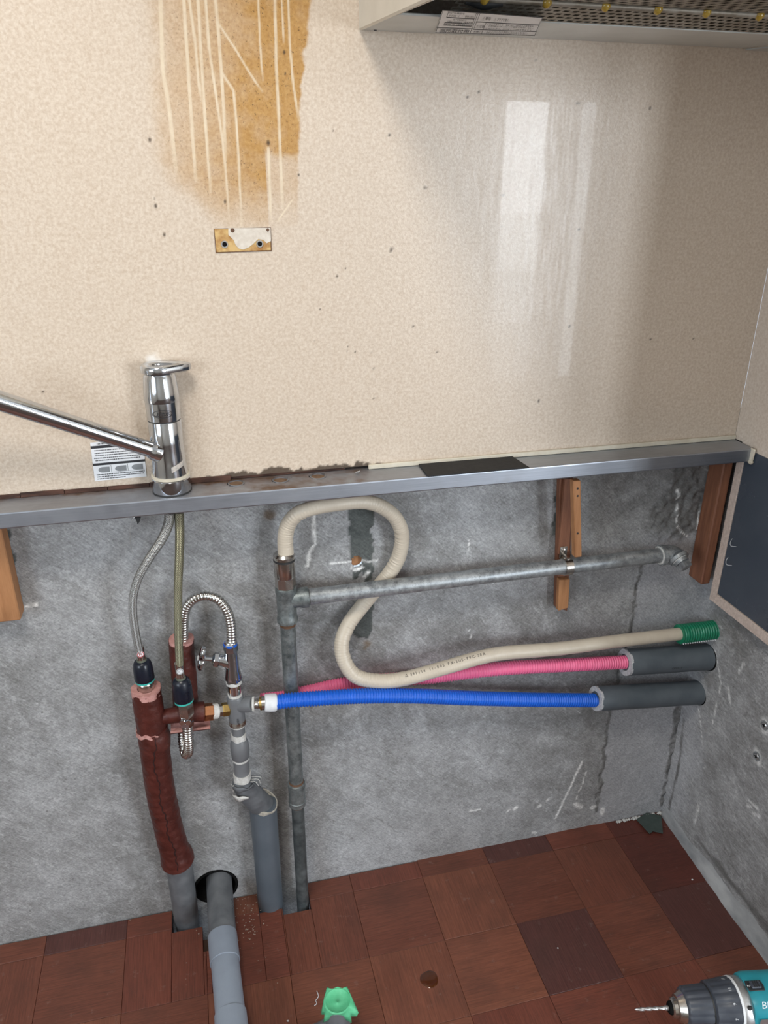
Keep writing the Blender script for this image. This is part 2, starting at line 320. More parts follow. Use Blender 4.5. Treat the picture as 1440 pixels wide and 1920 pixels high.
def wxz(pts, Y=0.): return [((p := W(a, b, Y)).x, p.z) for a, b in pts]
def gridwall(name, us, vs, place, mat, attrs, disp=None, keep=None, parent=None):
    U, Vv = np.meshgrid(us, vs); n, m = U.shape; co = place(U, Vv, disp if disp is not None else 0*U).reshape(-1, 3)
    i = (np.arange(n-1)[:, None]*m+np.arange(m-1)[None]).ravel(); Fc = np.stack([i, i+1, i+m+1, i+m], 1)
    if keep is not None: k = keep.ravel(); Fc = Fc[k[Fc].all(1)]
    me = bpy.data.meshes.new(name); me.vertices.add(len(co)); me.vertices.foreach_set('co', co.ravel())
    me.loops.add(Fc.size); me.loops.foreach_set('vertex_index', Fc.ravel().astype(np.int32)); me.polygons.add(len(Fc)); me.polygons.foreach_set('loop_start', np.arange(0, Fc.size, 4, dtype=np.int32))
    me.update(calc_edges=True); me.validate()
    for k, a in attrs.items(): at = me.attributes.new(k, 'FLOAT', 'POINT'); at.data.foreach_set('value', a.ravel().astype(np.float32))
    me.polygons.foreach_set('use_smooth', np.ones(len(me.polygons), bool))
    return link(name, me, mat, parent)

XR, XP, YP, ZL, YL = .886, .864, -.028, .853, -.080     # concrete right wall, right board, back board, ledge height, ledge front
WING = -.63
# ---- back concrete wall
us = np.concatenate([np.arange(-1.7, -.42, .04), np.arange(-.42, XR+.004, .0032)]); vs = np.arange(-.12, .90, .0032)
U, Z = np.meshgrid(us, vs); nz = fbm(U, Z, 60, 3)-.5; nz2 = fbm(U, Z, 18, 4)-.5
U2 = U+nz*.010; Z2 = Z+nz2*.010
A = {k: np.zeros_like(U) for k in ('patch', 'rough', 'adh', 'white', 'brown')}
xb = np.interp(Z, [0, .28, .50, .66], [W(1120, 1525).x, W(1145, 1330).x, W(1180, 1190).x, W(1205, 1060).x])
A['patch'] = sstep(-.004, .006, U+nz*.02-xb)*(1-sstep(.66, .70, Z+nz2*.06))
A['rough'] = np.maximum(A['rough'], sstep(-.015, .02, U+nz2*.08-W(1232, 950).x)*sstep(.64, .69, Z+nz*.04))
for pts, w in (([(1270, 1330), (1262, 1400), (1243, 1505)], .011), ([(1200, 1060), (1178, 1190), (1143, 1330), (1118, 1520)], .004)):
    d, _ = dline(U2, Z2, wxz(pts)); A['rough'] = np.maximum(A['rough'], sstep(w, w*.6, d))
for pts in ([(652, 952), (700, 950), (702, 985), (694, 990), (700, 1010), (699, 1060), (697, 1085), (683, 1092), (678, 1072), (668, 1085), (664, 1086), (657, 1030)], [(690, 1085), (700, 1130), (699, 1178), (690, 1196), (672, 1196), (660, 1188), (663, 1150), (672, 1120)],
            [(1058, 896), (1043, 912), (1038, 938), (1043, 958), (1034, 985), (1035, 1002), (1044, 1008), (1055, 1000), (1062, 960)], [(4, 992), (22, 992), (17, 1020), (32, 1045), (24, 1072), (28, 1100), (12, 1100)]):
    A['adh'] = np.maximum(A['adh'], inpoly(U+nz*.004, Z+nz2*.004, wxz(pts)).astype(float))
for pts, w in (([(590, 965), (589, 1000), (592, 1020), (582, 1032), (577, 1062)], .0026), ([(618, 1055), (650, 1053), (708, 1050)], .0016), ([(660, 1064), (668, 1068), (678, 1063)], .003), ([(28, 1139), (48, 1137), (70, 1134)], .0028),
               ([(1092, 1428), (1068, 1478), (1042, 1534)], .0022), ([(1100, 1448), (1080, 1500)], .0012), ([(1010, 1512), (1013, 1510)], .0035), ([(1078, 1507), (1090, 1513)], .0055), ([(1110, 1514), (1114, 1513)], .005), ([(1130, 1515), (1128, 1526)], .004), ([(965, 1516), (969, 1513)], .004), ([(880, 1520), (900, 1518)], .002), ([(1026, 1500), (1028, 1499)], .003), ([(950, 1522), (955, 1518)], .002), ([(1004, 1562), (999, 1561)], .003),
               ([(1270, 920), (1272, 925)], .003), ([(1270, 925), (1267, 985), (1282, 1000), (1290, 1005)], .0011), ([(1312, 948), (1306, 990)], .0012), ([(880, 1180), (884, 1205)], .0007), ([(940, 1230), (937, 1290), (936, 1310)], .0006), ([(880, 1040), (878, 1000)], .0006), ([(690, 1072), (683, 1080)], .003)):
    d, _ = dline(U+nz*.004, Z+nz2*.004, wxz(pts)); A['white'] = np.maximum(A['white'], sstep(w*1.3, w*.6, d))
for (px, py), w in (((505, 965), .008), ((500, 960), .004), ((690, 1208), .007), ((684, 1215), .004)): p = W(px, py); A['brown'] = np.maximum(A['brown'], sstep(w*1.5, w*.4, np.hypot(U2-p.x, Z2-p.z)))
hc = W(405, 1662); hole = np.hypot(U-hc.x, Z-hc.z) < .037+nz*.008
plug = W(668, 1052); hole2 = np.hypot(U-plug.x, Z-plug.z) < .0075
disp = (nz*.0012+nz2*.0016) + A['rough']*((fbm(U, Z, 90, 9)-.55)*.012) + A['adh']*(-.0012) - A['patch']*.0008 + A['white']*-.0003
wall_back = gridwall('wall_back', us, vs, lambda u, z, d: np.stack([u, d+0*u, z], -1), CONC, A, disp, ~(hole | hole2))
tag(wall_back, 'bare grey trowelled concrete wall behind the pipes below the steel ledge', 'wall', kind='structure')
ringm('drain_hole_sleeve', (hc.x, -.001, hc.z), (hc.x, .14, hc.z), .041, .036, HOLE, wall_back)
cyl('drain_hole_bottom', (hc.x, .12, hc.z), (hc.x, .14, hc.z), .04, HOLE, wall_back)
cyl('wall_plug', (plug.x, .006, plug.z), (plug.x, .03, plug.z), .011, WOOD2, wall_back)
# ---- back cream board with stain
us = np.concatenate([np.arange(-1.7, -.42, .05), np.arange(-.42, -.13, .003), np.arange(-.13, .22, .0012), np.arange(.22, XP, .003), [XP]]); vs = np.concatenate([np.arange(.858, 1.16, .002), np.arange(1.16, 1.56, .0015), np.arange(1.56, CEIL, .06), [CEIL]])
U, Z = np.meshgrid(us, vs); nz = fbm(U, Z, 70, 21)-.5; nz2 = fbm(U, Z, 14, 22)-.5
w1 = lambda x, y: W(x, y, YP)
ztop, zbot = w1(450, 0).z, w1(450, 425).z
xr = np.interp(Z, [zbot, w1(560, 300).z, w1(565, 180).z, w1(570, 100).z, ztop], [w1(556, 420).x, w1(560, 300).x, w1(565, 180).x, w1(572, 100).x, w1(584, 0).x])
xl = np.interp(Z, [zbot, w1(330, 360).z, w1(280, 300).z, ztop], [w1(395, 425).x, w1(325, 360).x, w1(275, 300).x, w1(270, 0).x])
nzx = nz*.010+nz2*.02
inside = sstep(-.002, .003, xr-U+nz*.008)*sstep(-.004, .028, U-xl+nzx)
xf = (U-w1(300, 200).x)/(w1(565, 200).x-w1(300, 200).x)
stren = np.interp(xf, [-.15, .08, .25, .42, .60, .82, 1.05], [.16, .40, .56, .68, .88, 1.0, 1.05])
low = sstep(w1(450, 425).z-.002, w1(450, 330).z, Z+nzx*.8); lowr = np.where(xf > .72, np.clip(.35+.65*sstep(w1(530, 300).z, w1(530, 270).z, Z+nzx), 0, 1), 1.)
stain = inside*stren*(.25+.75*low)*lowr*sstep(zbot-.004, zbot+.004, Z+nzx*.5)*(1+nz*.5)
drip = np.zeros_like(U)
for pts, w in (([(300, -20), (305, 130), (318, 210), (330, 320)], 4.), ([(343, -20), (352, 120), (360, 240), (367, 340)], 3.4), ([(352, -20), (366, 80), (372, 150), (378, 190)], 2.8), ([(370, -20), (378, 120), (385, 230), (390, 300), (395, 360)], 3), ([(384, -20), (392, 90), (405, 180), (417, 260), (423, 320), (430, 412)], 2.6), ([(402, -20), (408, 45), (415, 130), (420, 220), (423, 300)], 3.2), ([(415, 135), (438, 170), (443, 230), (448, 310), (453, 424)], 2.4), ([(410, 45), (440, 90), (470, 140), (492, 172)], 2.0), ([(484, -20), (487, 80), (493, 150)], 2), ([(515, -20), (518, 120), (523, 220), (527, 320), (530, 390)], 3.), ([(527, -20), (532, 80)], 1.7), ([(540, -20), (543, 80), (550, 160), (560, 225)], 2.4), ([(503, 278), (505, 330), (508, 412)], 2.8), ([(548, 375), (520, 415)], 1.6)):
    d, tt = dline(U, Z, wxz(pts, YP)); w *= mpp(w1(*pts[0])); drip = np.maximum(drip, sstep(w*1.25, w*.55, d)*(1-.6*sstep(.8, 1, tt)))
soot = np.zeros_like(U); sp = [(798, 352, 4), (702, 691, 3), (632, 518, 2.5), (666, 660, 2.5), (698, 660, 2.5), (648, 503, 2), (876, 182, 3), (898, 172, 3), (1084, 194, 3), (1218, 203, 2.5), (1010, 130, 3), (985, 128, 3), (1006, 113, 3), (730, 253, 3), (735, 466, 3.5), (733, 470, 3), (652, 650, 2), (651, 659, 2), (281, 262, 4), (292, 386, 4), (290, 372, 2), (308, 440, 4.5), (503, 268, 5), (560, 328, 3), (422, 378, 4.5), (533, 98, 4), (535, 138, 3), (700, 747, 2), (1010, 752, 3), (1300, 588, 2), (1220, 636, 2.5), (1300, 635, 2), (1185, 364, 2), (625, 245, 2), (740, 790, 2), (775, 612, 2), (1180, 466, 2), (942, 366, 3), (942, 425, 3), (1085, 430, 2), (1068, 612, 2.5), (820, 660, 2), (590, 640, 2), (600, 580, 2), (80, 735, 2), (270, 830, 2.5), (120, 700, 2)]
for a, b, w in sp:
    p = w1(a, b); q = (U-p.x)**2+((Z-p.z)*.7)**2; w *= mpp(p)*.62; soot = np.maximum(soot, sstep(w*1.5, w*.4, np.sqrt(q)+nz*.0012))
bl = [(0, 935, .12), (200, 912, .12), (330, 895, .2), (400, 886, .7), (430, 880, 1), (520, 873, 1.1), (600, 868, 1.2), (690, 868, .9), (720, 868, .2), (900, 852, 0)]
bz = np.interp(U, [w1(a, b).x for a, b, k in bl], [k*.012 for a, b, k in bl]); soot = np.maximum(soot, sstep(0, .003, .858+bz*(.25+1.4*(fbm(U, Z, 95, 31)-.3))-Z+nz*.002))
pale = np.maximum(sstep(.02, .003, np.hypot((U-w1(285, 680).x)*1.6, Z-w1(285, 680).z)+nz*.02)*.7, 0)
d, _ = dline(U, Z, wxz([(610, 868), (570, 640)], YP))
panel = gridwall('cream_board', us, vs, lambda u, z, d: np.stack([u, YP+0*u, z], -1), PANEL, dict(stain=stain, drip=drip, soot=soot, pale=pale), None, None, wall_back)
tag(panel, 'mottled cream wall board with a brown dripping stain')
box('board_core', (-1.7, YP+.0006, .858), (XP, YP+.007, CEIL), EDGE, wall_back, 0)
# furring behind the board closes the gap above the concrete
box('furring', (-1.7, YP+.0075, .875), (XP, .01, .91), WOOD, wall_back, .001)
box('rotten_edge', (-.75, YP+.002, ZL+.0006), (.20, YP+.012, .866), ROT, wall_back, .0005)
for i in range(14):
    x = -.75+i*.056; box('rotten_splinter', (x, YP-.0022, ZL+.0003), (x+.0555, YP-.0006, .8605+random.uniform(-.0016, .0012)), ROT, wall_back, .0004)

# ---- right concrete wing wall, its cream board and dark sheet
us = np.concatenate([np.arange(WING, -.42, .01), np.arange(-.42, .004, .004)]); vs = np.arange(-.02, .90, .004)
U, Z = np.meshgrid(us, vs); nz = fbm(U+3, Z, 60, 43)-.5; nz2 = fbm(U+3, Z, 16, 44)-.5
A = {k: np.zeros_like(U) for k in ('patch', 'rough', 'adh', 'white', 'brown')}
A['patch'] = sstep(-.075, -.03, U+nz2*.09+.02*np.sin(Z*9))*.8
xyz = lambda pts: [((p := X(a, b, XR)).y, p.z) for a, b in pts]
for pts, w in (([(1437, 1355), (1434, 1368)], .010), ([(1419, 1412), (1422, 1428)], .009), ([(1405, 1500), (1420, 1515)], .003), ([(1410, 1525), (1425, 1530)], .0025), ([(1400, 1510), (1408, 1512)], .003), ([(1365, 1290), (1370, 1320)], .003), ([(1310, 1330), (1318, 1400)], .0016), ([(1310, 1510), (1302, 1545)], .003), ([(1395, 1245), (1385, 1262)], .003), ([(1345, 1240), (1352, 1285), (1335, 1360)], .0012), ([(1330, 1180), (1345, 1240)], .0012)):
    d, _ = dline(U+nz*.008, Z+nz2*.008, xyz(pts)); A['white'] = np.maximum(A['white'], sstep(w*1.3, w*.4, d)*.75)
d, _ = dline(U, Z, xyz([(1282, 1350), (1272, 1440), (1258, 1500), (1250, 1535)])); A['rough'] = sstep(.005, .002, d+nz*.006)
A['rough'] = np.maximum(A['rough'], sstep(.052, .045, Z+nz*.02)*sstep(.03, .04, Z+nz2*.02)*sstep(-.10, -.13, U))
wall_right = gridwall('wall_right', us, vs, lambda u, z, d: np.stack([XR+d, u, z], -1), CONC, A, nz2*.003+nz*.001)
tag(wall_right, 'short bare concrete side wall at the right with two drilled screw holes', 'wall', kind='structure')
box('wall_core', (XR+.006, WING, -.1), (XR+.10, .0, CEIL), ROOM, wall_right, 0)
YB = X(1333, 1122, XP).y; ZB = .556
p1 = X(1350, 1112, XP)
hexa('cream_board', [(XP, YB, ZB), (XP, WING, ZB), (XP, WING, CEIL), (XP, YP-.0005, CEIL), (XP, YP-.0005, ZL+.001), (XP, YB, ZL+.001)], (.012, 0, 0), pm('cream_board_side', (.58, .485, .40), (.68, .595, .51), 260, .35), wall_right, 0)
box('dark_sheet', (XP-.002, WING+.002, ZB+.020), (XP+.001, YB-.016, ZL-.006), SHEETD, wall_right, .0005)
box('edge_strip', (XP-.003, YB-.015, ZB), (XP+.001, YB+.001, ZL-.002), EDGE, wall_right, .0006)
box('edge_strip', (XP-.003, WING+.002, ZB), (XP+.001, YB-.0155, ZB+.0185), EDGE, wall_right, .0006)
for a, b in ((1373, 1010), (1365, 1045)):
    p = X(a, b, XP-.003); sweep('loose_thread', [p, p+Vector((-.006, -.004, -.004)), p+Vector((-.010, -.012, -.007)), p+Vector((-.006, -.02, -.005))], .0004, WHITE, wall_right, seg=5)
for a, b in ((1434, 1360), (1419, 1418)):
    p = X(a, b, XR); r = root('anchor_screw', (XR, p.y, p.z), 'bright screw head drilled into the right concrete wall, ' + ('upper of two' if b < 1400 else 'lower of two'), 'screw', 'anchor screws in the right wall')
    cyl('screw_head', (XR+.004, p.y, p.z), (XR-.002, p.y, p.z), .0055, ALU, r); ringm('anchor_sleeve', (XR+.004, p.y, p.z), (XR-.001, p.y, p.z), .0085, .006, GALV, r)
    box('screw_slot', (XR-.0026, p.y-.0035, p.z-.0007), (XR-.0018, p.y+.0035, p.z+.0007), HOLE, r, 0); box('screw_slot', (XR-.0026, p.y-.0007, p.z-.0035), (XR-.0018, p.y+.0007, p.z+.0035), HOLE, r, 0)
# mortar fillet along right wall
bm = bmesh.new(); rows = []
for i in range(61):
    y = -.01-i*.0098; w = .007+.011*min(1, i/25)+random.uniform(-.0006, .0006); h = .030+.004*math.sin(i*.5)+random.uniform(-.002, .002)
    rows.append([bm.verts.new(q) for q in ((XR+.003, y, h), (XR-.35*w, y, h*.45), (XR-w, y, .0012), (XR-w, y, -.012))])
for a, b in zip(rows, rows[1:]):
    for k in range(3): bm.faces.new((a[k], a[k+1], b[k+1], b[k]))
tag(bmobj('baseboard_right', bm, MORTAR, None, 60), 'smeared grey mortar fillet along the foot of the right wall', 'mortar', kind='structure')

# ---- rest of the room (behind and beside the camera)
tag(box('ceiling', (LEFT, REAR, CEIL), (FARR, .02, CEIL+.05), CEILM, None, 0), 'plain white ceiling', 'ceiling', kind='structure')
tag(box('wall_left', (LEFT-.08, REAR, -.1), (LEFT, .02, CEIL), ROOM, None, 0), 'papered wall at the left of the kitchen', 'wall', kind='structure')
tag(box('wall_far_right', (FARR, REAR, -.1), (FARR+.08, .02, CEIL), ROOM, None, 0), 'papered wall of the next room beyond the wing wall', 'wall', kind='structure')
tag(box('wall_next_room', (XR+.10, -.02, -.1), (FARR, .05, CEIL), ROOM, None, 0), 'papered back wall of the next room', 'wall', kind='structure')
bm = bmesh.new()
for lo, hi in (((LEFT, REAR-.08, -.1), (1.70, REAR, CEIL)), ((2.78, REAR-.08, -.1), (FARR, REAR, CEIL)), ((1.70, REAR-.08, 1.78), (2.78, REAR, CEIL)), ((1.70, REAR-.08, -.1), (2.78, REAR, .05))):
    r_ = bmesh.ops.create_cube(bm, size=1)['verts']
    for v in r_: v.co = Vector([lo[i]+(v.co[i]+.5)*(hi[i]-lo[i]) for i in range(3)])
tag(bmobj('wall_rear', bm, ROOM), 'papered wall behind the photographer around the balcony door', 'wall', kind='structure')
w_ = root('window_1', (2.24, REAR, .05), 'aluminium balcony sliding door behind the photographer', 'window', kind='structure')
for a, b in ((1.70, 1.74), (2.06, 2.20), (2.74, 2.78)): box('frame', (a, REAR-.06, .05), (b, REAR-.01, 1.78), FRAME, w_, .002)
for a, b in ((.05, .10), (1.74, 1.78)): box('frame', (1.74, REAR-.055, a), (2.74, REAR-.012, b), FRAME, w_, .002)
for a, b in ((1.74, 2.06), (2.20, 2.74)): box('pane', (a, REAR-.04, .10), (b, REAR-.034, 1.74), GLASS, w_, 0)
w_ = root('window_2', (LEFT, -1.9, .8), 'aluminium window in the left wall', 'window', kind='structure')
box('frame', (LEFT-.001, -2.60, .82), (LEFT+.02, -1.2, .86), FRAME, w_, .002); box('frame', (LEFT-.001, -2.60, 1.86), (LEFT+.02, -1.2, 1.90), FRAME, w_, .002)
for y in (-2.60, -1.24): box('frame', (LEFT-.001, y, .86), (LEFT+.02, y+.04, 1.86), FRAME, w_, .002)
box('pane', (LEFT+.002, -2.56, .86), (LEFT+.006, -1.24, 1.86), GLASS, w_, 0)
r = root('ceiling_lamp', (-.22, -1.0, CEIL-.09), 'round white ceiling lamp above the kitchen', 'lamp')
turn('lamp_body', (-.22, -1.0, CEIL-.001), (-.22, -1.0, CEIL-.08), [(0, .20), (.6, .24), (1, .23)], LAMPS, r)

# ------------------------------------------------------------------ floor: parquet tiles on a subfloor
fl = root('floor', (0, 0, 0), 'red brown parquet tile floor with rough notches cut round the pipes', 'floor', kind='structure')
bm = bmesh.new()
for lo, hi in (((LEFT, REAR, -.06), (FARR, -.068, -.0125)), ((LEFT, -.068, -.06), (-.14, .0, -.0125)), ((.118, -.068, -.06), (XR, .0, -.0125)), ((-.30, -.068, -.13), (.16, .02, -.11))):
    r_ = bmesh.ops.create_cube(bm, size=1)['verts']
    for v in r_: v.co = Vector([lo[i]+(v.co[i]+.5)*(hi[i]-lo[i]) for i in range(3)])
bmobj('subfloor', bm, pm('dark_subfloor', (.05, .028, .018), (.08, .04, .028), 30, .8), fl)
S = .1384; X0, Y0 = .199, -.0415
LITE, MID, DARK, RED = (.215, .076, .044, 1), (.175, .059, .036, 1), (.105, .040, .034, 1), (.185, .056, .035, 1)
special = {(2, 1): DARK, (4, 1): DARK, (1, 0): LITE, (0, 1): LITE, (-1, 1): LITE, (1, 1): LITE, (2, -1): DARK, (-4, -1): DARK, (-5, -1): MID, (-1, 2): DARK, (3, 1): MID, (3, 0): MID, (4, 0): (.11, .03, .021, 1), (2, 0): MID, (-2, 1): LITE, (-3, 0): RED, (-2, 0): RED, (0, 0): MID, (0, 2): LITE, (-2, -1): LITE, (1, -1): MID, (4, -1): (.115, .031, .022, 1), (3, -1): RED, (2, 2): RED, (1, 2): RED}
tile_mesh = {}
def tile(cx0, cx1, cy0, cy1, col, rot):
    w = cx1-cx0; h = cy1-cy0; g = .0005; key = (round(w, 4), round(h, 4), rot)
    if key not in tile_mesh:
        bm = bmesh.new(); bmesh.ops.create_cube(bm, size=1)
        sx, sy = (w-g, h-g) if not rot else (h-g, w-g)
        for v in bm.verts: v.co = Vector((v.co.x*sx, v.co.y*sy, v.co.z*.012))
        bmesh.ops.bevel(bm, geom=[e for e in bm.edges if all(v.co.z > 0 for v in e.verts)], offset=.0005, segments=1, affect='EDGES')
        me = bpy.data.meshes.new('parquet_tile'); bm.to_mesh(me); bm.free(); me.materials.append(PARQ); tile_mesh[key] = me
    o = bpy.data.objects.new('parquet_tile', tile_mesh[key]); COL.objects.link(o); o.parent = fl
    o.location = ((cx0+cx1)/2, (cy0+cy1)/2, -.006+random.uniform(-.0005, .0003)); o.rotation_euler = (0, 0, math.pi/2 if rot else 0); o.color = col
NOT = [(-.137, -.083, -.049), (-.083, -.070, -.10), (.020, .063, -.046), (.063, .115, -.060)]   # notches (x0, x1, y front)
for j in range(-1, 6):
    for i in range(-9, 5):
        x0 = X0+i*S; x1 = min(x0+S, XR-.004); y1 = min(Y0-j*S, .004 if i > 0 else -.002); y0 = Y0-(j+1)*S
        if j == -1: y0 = Y0
        col = special.get((i, j)) or random.choice([LITE, MID, MID, RED]); rot = (i+j) % 2 == 1
        if j < 2 and x0 < .16 and x1 > -.16 and j < 1:
            xs = sorted({x0, x1, *[v for n in NOT for v in n[:2] if x0 < v < x1]})
            for a, b in zip(xs, xs[1:]):
                top = y1
                for n in NOT:
                    if a >= n[0]-1e-6 and b <= n[1]+1e-6: top = min(top, n[2])
                if top-y0 > .004: tile(a, b, y0, top, col, rot)
        else: tile(x0, x1, y0, y1, col, rot)
# ------------------------------------------------------------------ stainless ledge
def ledge():
    r = root('steel_ledge', (0, YL, ZL-.022), 'stained stainless steel ledge with folded front edge along the wall', 'ledge')
    xs = np.concatenate([np.arange(-.9, -.42, .04), np.arange(-.42, XP-.003, .003), [XP-.002]]); prof = [(YP+.011, ZL), (YP, ZL)] + [(YP-.002-k*.0024, ZL) for k in range(20)] + [(YL+.0015, ZL), (YL+.0003, ZL-.0004), (YL, ZL-.0018), (YL, ZL-.011), (YL, ZL-.0205), (YL+.0006, ZL-.022), (YL+.012, ZL-.022)]
    U, J = np.meshgrid(xs, np.arange(len(prof))); P = np.array(prof); Yg = P[J, 0]; Zg = P[J, 1]
    hx = [F(443, 906, ZL), F(526, 900, ZL), F(596, 893, ZL)]; keep = np.ones_like(U, bool); g = np.zeros_like(U); nz = fbm(U+2, Yg*1.+1, 70, 61)-.5; nz2 = fbm(U+2, Yg+1, 25, 62)-.5
    for k, h in enumerate(hx): keep &= ~((np.hypot(U-h.x, (Yg-h.y)) < .0105) & (Zg > ZL-.0003))
    top = (Zg > ZL-.0003)
    g = top*np.clip(sstep(W(400, 900, -.05).x-.05, W(480, 900, -.05).x, U+nz2*.1)*sstep(W(720, 890, -.05).x, W(620, 890, -.05).x, U+nz2*.1)*(.55+nz*1.6)+sstep(-.042, -.030, Yg+nz*.02)*.8*sstep(.25, .2, U)+sstep(.30, .0, np.abs(U+.05)/2)*.25, 0, 1)
    for h in hx: g = np.maximum(g, top*.4*sstep(.024, .02, np.hypot(U-h.x, Yg-h.y))*sstep(.014, .018, np.hypot(U-h.x, Yg-h.y)))
    o = gridwall('steel_sheet', xs, np.arange(len(prof)), lambda u, v, d: np.stack([u, Yg, Zg], -1), STEEL, dict(grime=g), None, keep, r); o.data.flip_normals(); smooth(o.data, 8)
    for h in hx: cyl('tap_hole_plug', (h.x, h.y, ZL-.008), (h.x, h.y, ZL-.0008), .0112, pm('brown_plug', (.20, .125, .075), (.13, .075, .045), 150, .85), r); ringm('tap_hole_rim', (h.x, h.y, ZL-.003), (h.x, h.y, ZL+.0005), .0118, .0098, STEEL, r)
    box('timber_backing', (-.9, YL+.014, ZL-.020), (XP-.01, YP+.004, ZL-.009), WOOD, r, .001)
    return r
LEDGE = ledge()
box('trim_1', (.235, YP-.0045, ZL+.0003), (XP-.0005, YP-.0006, ZL+.0075), CAULK, None, .001)
tag(bpy.data.objects['trim_1'], 'cream caulk strip where the board meets the steel ledge', 'trim', kind='structure')
b = root('corner_caulk', (XP-.004, YL, ZL-.02), 'white blob of caulk at the right end of the steel ledge', 'caulk')
hexa('caulk_bead', [(XP-.0035, YL+.004, ZL+.001), (XP-.0035, YL-.008, ZL+.001), (XP-.0035, YL-.006, ZL-.021), (XP-.0035, YL+.002, ZL-.021)], (-.004, 0, 0), CAULK, b, .0015)
hexa('caulk_smear', [(XP-.0032, YL+.002, ZL-.018), (XP-.0032, YL-.008, ZL-.020), (XP-.0032, YL-.005, ZL-.026), (XP-.0032, YL+.004, ZL-.024)], (-.005, 0, 0), CAULK, b, .0015)
# flakes of caulk and debris on the ledge
for k, (a, c, z) in enumerate(((412, 898, .005), (640, 880, .006), (670, 888, .003))):
    p = F(a, c, ZL+.001); n = 5; pts = [p+Vector((math.cos(q*6.28/n)*random.uniform(.003, .008), math.sin(q*6.28/n)*random.uniform(.001, .003), random.uniform(0, .004))) for q in range(n)]
    tag(hexa('caulk_flake', pts, (0, 0, .0008), PLASTER, None, 0), ('torn pale caulk flake beside the leftmost tap hole', 'curled pale caulk flake sticking up at the sooty board edge', 'tiny pale caulk flake right of the rightmost tap hole')[k], 'flake', 'caulk flakes on the ledge')
q = [F(803, 895, ZL+.001), F(994, 879, ZL+.001), F(955, 853, ZL+.001), F(780, 866, ZL+.001)]
q = [Vector((p.x, max(min(p.y, YP-.002), YL-.004), ZL+.0008)) for p in q]
tag(hexa('black_sheet', q, (0, 0, .0022), CARB, None, .0005), 'flat black rectangular sheet lying on the steel ledge', 'sheet')

# ------------------------------------------------------------------ tap
fx = F(321, 929, ZL); FC = Vector((-.0475, -.0495, ZL))
def at_h(z): return Vector((FC.x, FC.y, ZL+z))
tap = root('mixer_tap', FC, 'chrome single lever mixer tap with long straight spout on the ledge', 'tap')
k = mpp(FC); R_ = lambda px, k=k: px*k
def zpx(py): return (W(320, py, FC.y).z-ZL)
turn('base_gasket', at_h(-.0002), at_h(.002), [(0, R_(36)), (1, R_(36))], BLACK, tap)
turn('base_ring', at_h(.0015), at_h(.022), [(0, R_(35)), (.05, R_(35.6)), (.9, R_(34.5)), (1, R_(32))], CHROME, tap)
ringm('cream_collar', at_h(.022), at_h(.0255), R_(35), R_(30), CAULK, tap)
turn('body', at_h(.024), at_h(.102), [(0, R_(32)), (.25, R_(30.5)), (.6, R_(29.5)), (.985, R_(29.5)), (1, R_(28.6))], CHROME, tap)
ringm('seam', at_h(.1018), at_h(.1032), R_(29), R_(26), BLACK, tap)
turn('collar', at_h(.103), at_h(.128), [(0, R_(29)), (.03, R_(29.8)), (.95, R_(30.2)), (1, R_(30.2))], CHROME, tap)
turn('head', at_h(.1282), at_h(.166), [(0, R_(30.6)), (.05, R_(31.2)), (.25, R_(31)), (.85, R_(28)), (1, R_(25))], CHROME, tap)
# lever: flat rounded disc with a tongue to the right and dished centre
def lever():
    n = 48; V = []; Fc = []; base = at_h(.166)
    out = []
    for i in range(n):
        a = 2*math.pi*i/n; rx = R_(31)+R_(24)*max(0, math.cos(a))**3; out.append((rx*math.cos(a), R_(30)*math.sin(a)*(1-.12*max(0, math.cos(a))**2)))
    lay = [(.90, -.001), (1, .001), (1.02, .005), (1.0, .0085), (.93, .010), (.62, .0098), (.55, .0085), (.50, .0065), (.25, .006)]
    for s, z in lay:
        for x, y in out:
            t = Vector((x*s, y*s, z)); t.z += .02*max(0, t.x); V.append(base+t)
    for q in range(len(lay)-1):
        for i in range(n): j = (i+1) % n; Fc.append((q*n+i, q*n+j, q*n+n+j, q*n+n+i))
    Fc.append(tuple(range(n))[::-1]); Fc.append(tuple((len(lay)-1)*n+i for i in range(n)))
    return meshobj('lever', V, Fc, CHROME, tap, 40)
lever()
sp0 = at_h(.062)+Vector((-.014, -.012, 0)); e1 = W(0, 752, -.11); e0 = sp0; dv = (e1-e0)
sweep('spout', [e0, e0+dv*.25, e0+dv*.6, e1, e0+dv*1.18, e0+dv*1.25+Vector((0, 0, -.02))], [R_(14.5), R_(14.5), R_(15.5), R_(16.5), R_(17), R_(17)], CHROME, tap, seg=28, step=.006)
sweep('spout_boss', [e0-dv*.02, e0+dv*.02, e0+dv*.05], [R_(19), R_(18), R_(15.2)], CHROME, tap, seg=28, step=.002)
def wrap_text(body, size, ang, z, rad, mat, parent, sx=1, name='lettering'):
    d = Vector((math.cos(ang), math.sin(ang), 0)); o = at_h(z)+d*rad; xd = Vector((-math.sin(ang), math.cos(ang), 0))
    ob = text(name, body, size, o, xd, (0, 0, 1), mat, parent, .0003, 'CENTER', sx); me = ob.data
    for v in me.vertices:
        w = v.co+ORG[tap]-at_h(0); t = w.dot(xd); zz = w.z; th = ang+t/rad; v.co = at_h(0)-ORG[tap]+Vector((math.cos(th)*(rad+.0004), math.sin(th)*(rad+.0004), zz))
    return ob
AN = -math.pi/2-.02
wrap_text('上吐水', .0062, AN, .1128, R_(30.3), INK, tap, 1.05)
V = []; Fc = []; n = 40
for i in range(n):
    a = 2*math.pi*i/n
    for s in (1, .93): th = AN+(.0135*s*math.cos(a))/R_(30.4); V.append(at_h(.1150+.0054*s*math.sin(a))+Vector((math.cos(th), math.sin(th), 0))*(R_(30.4)+.0004))
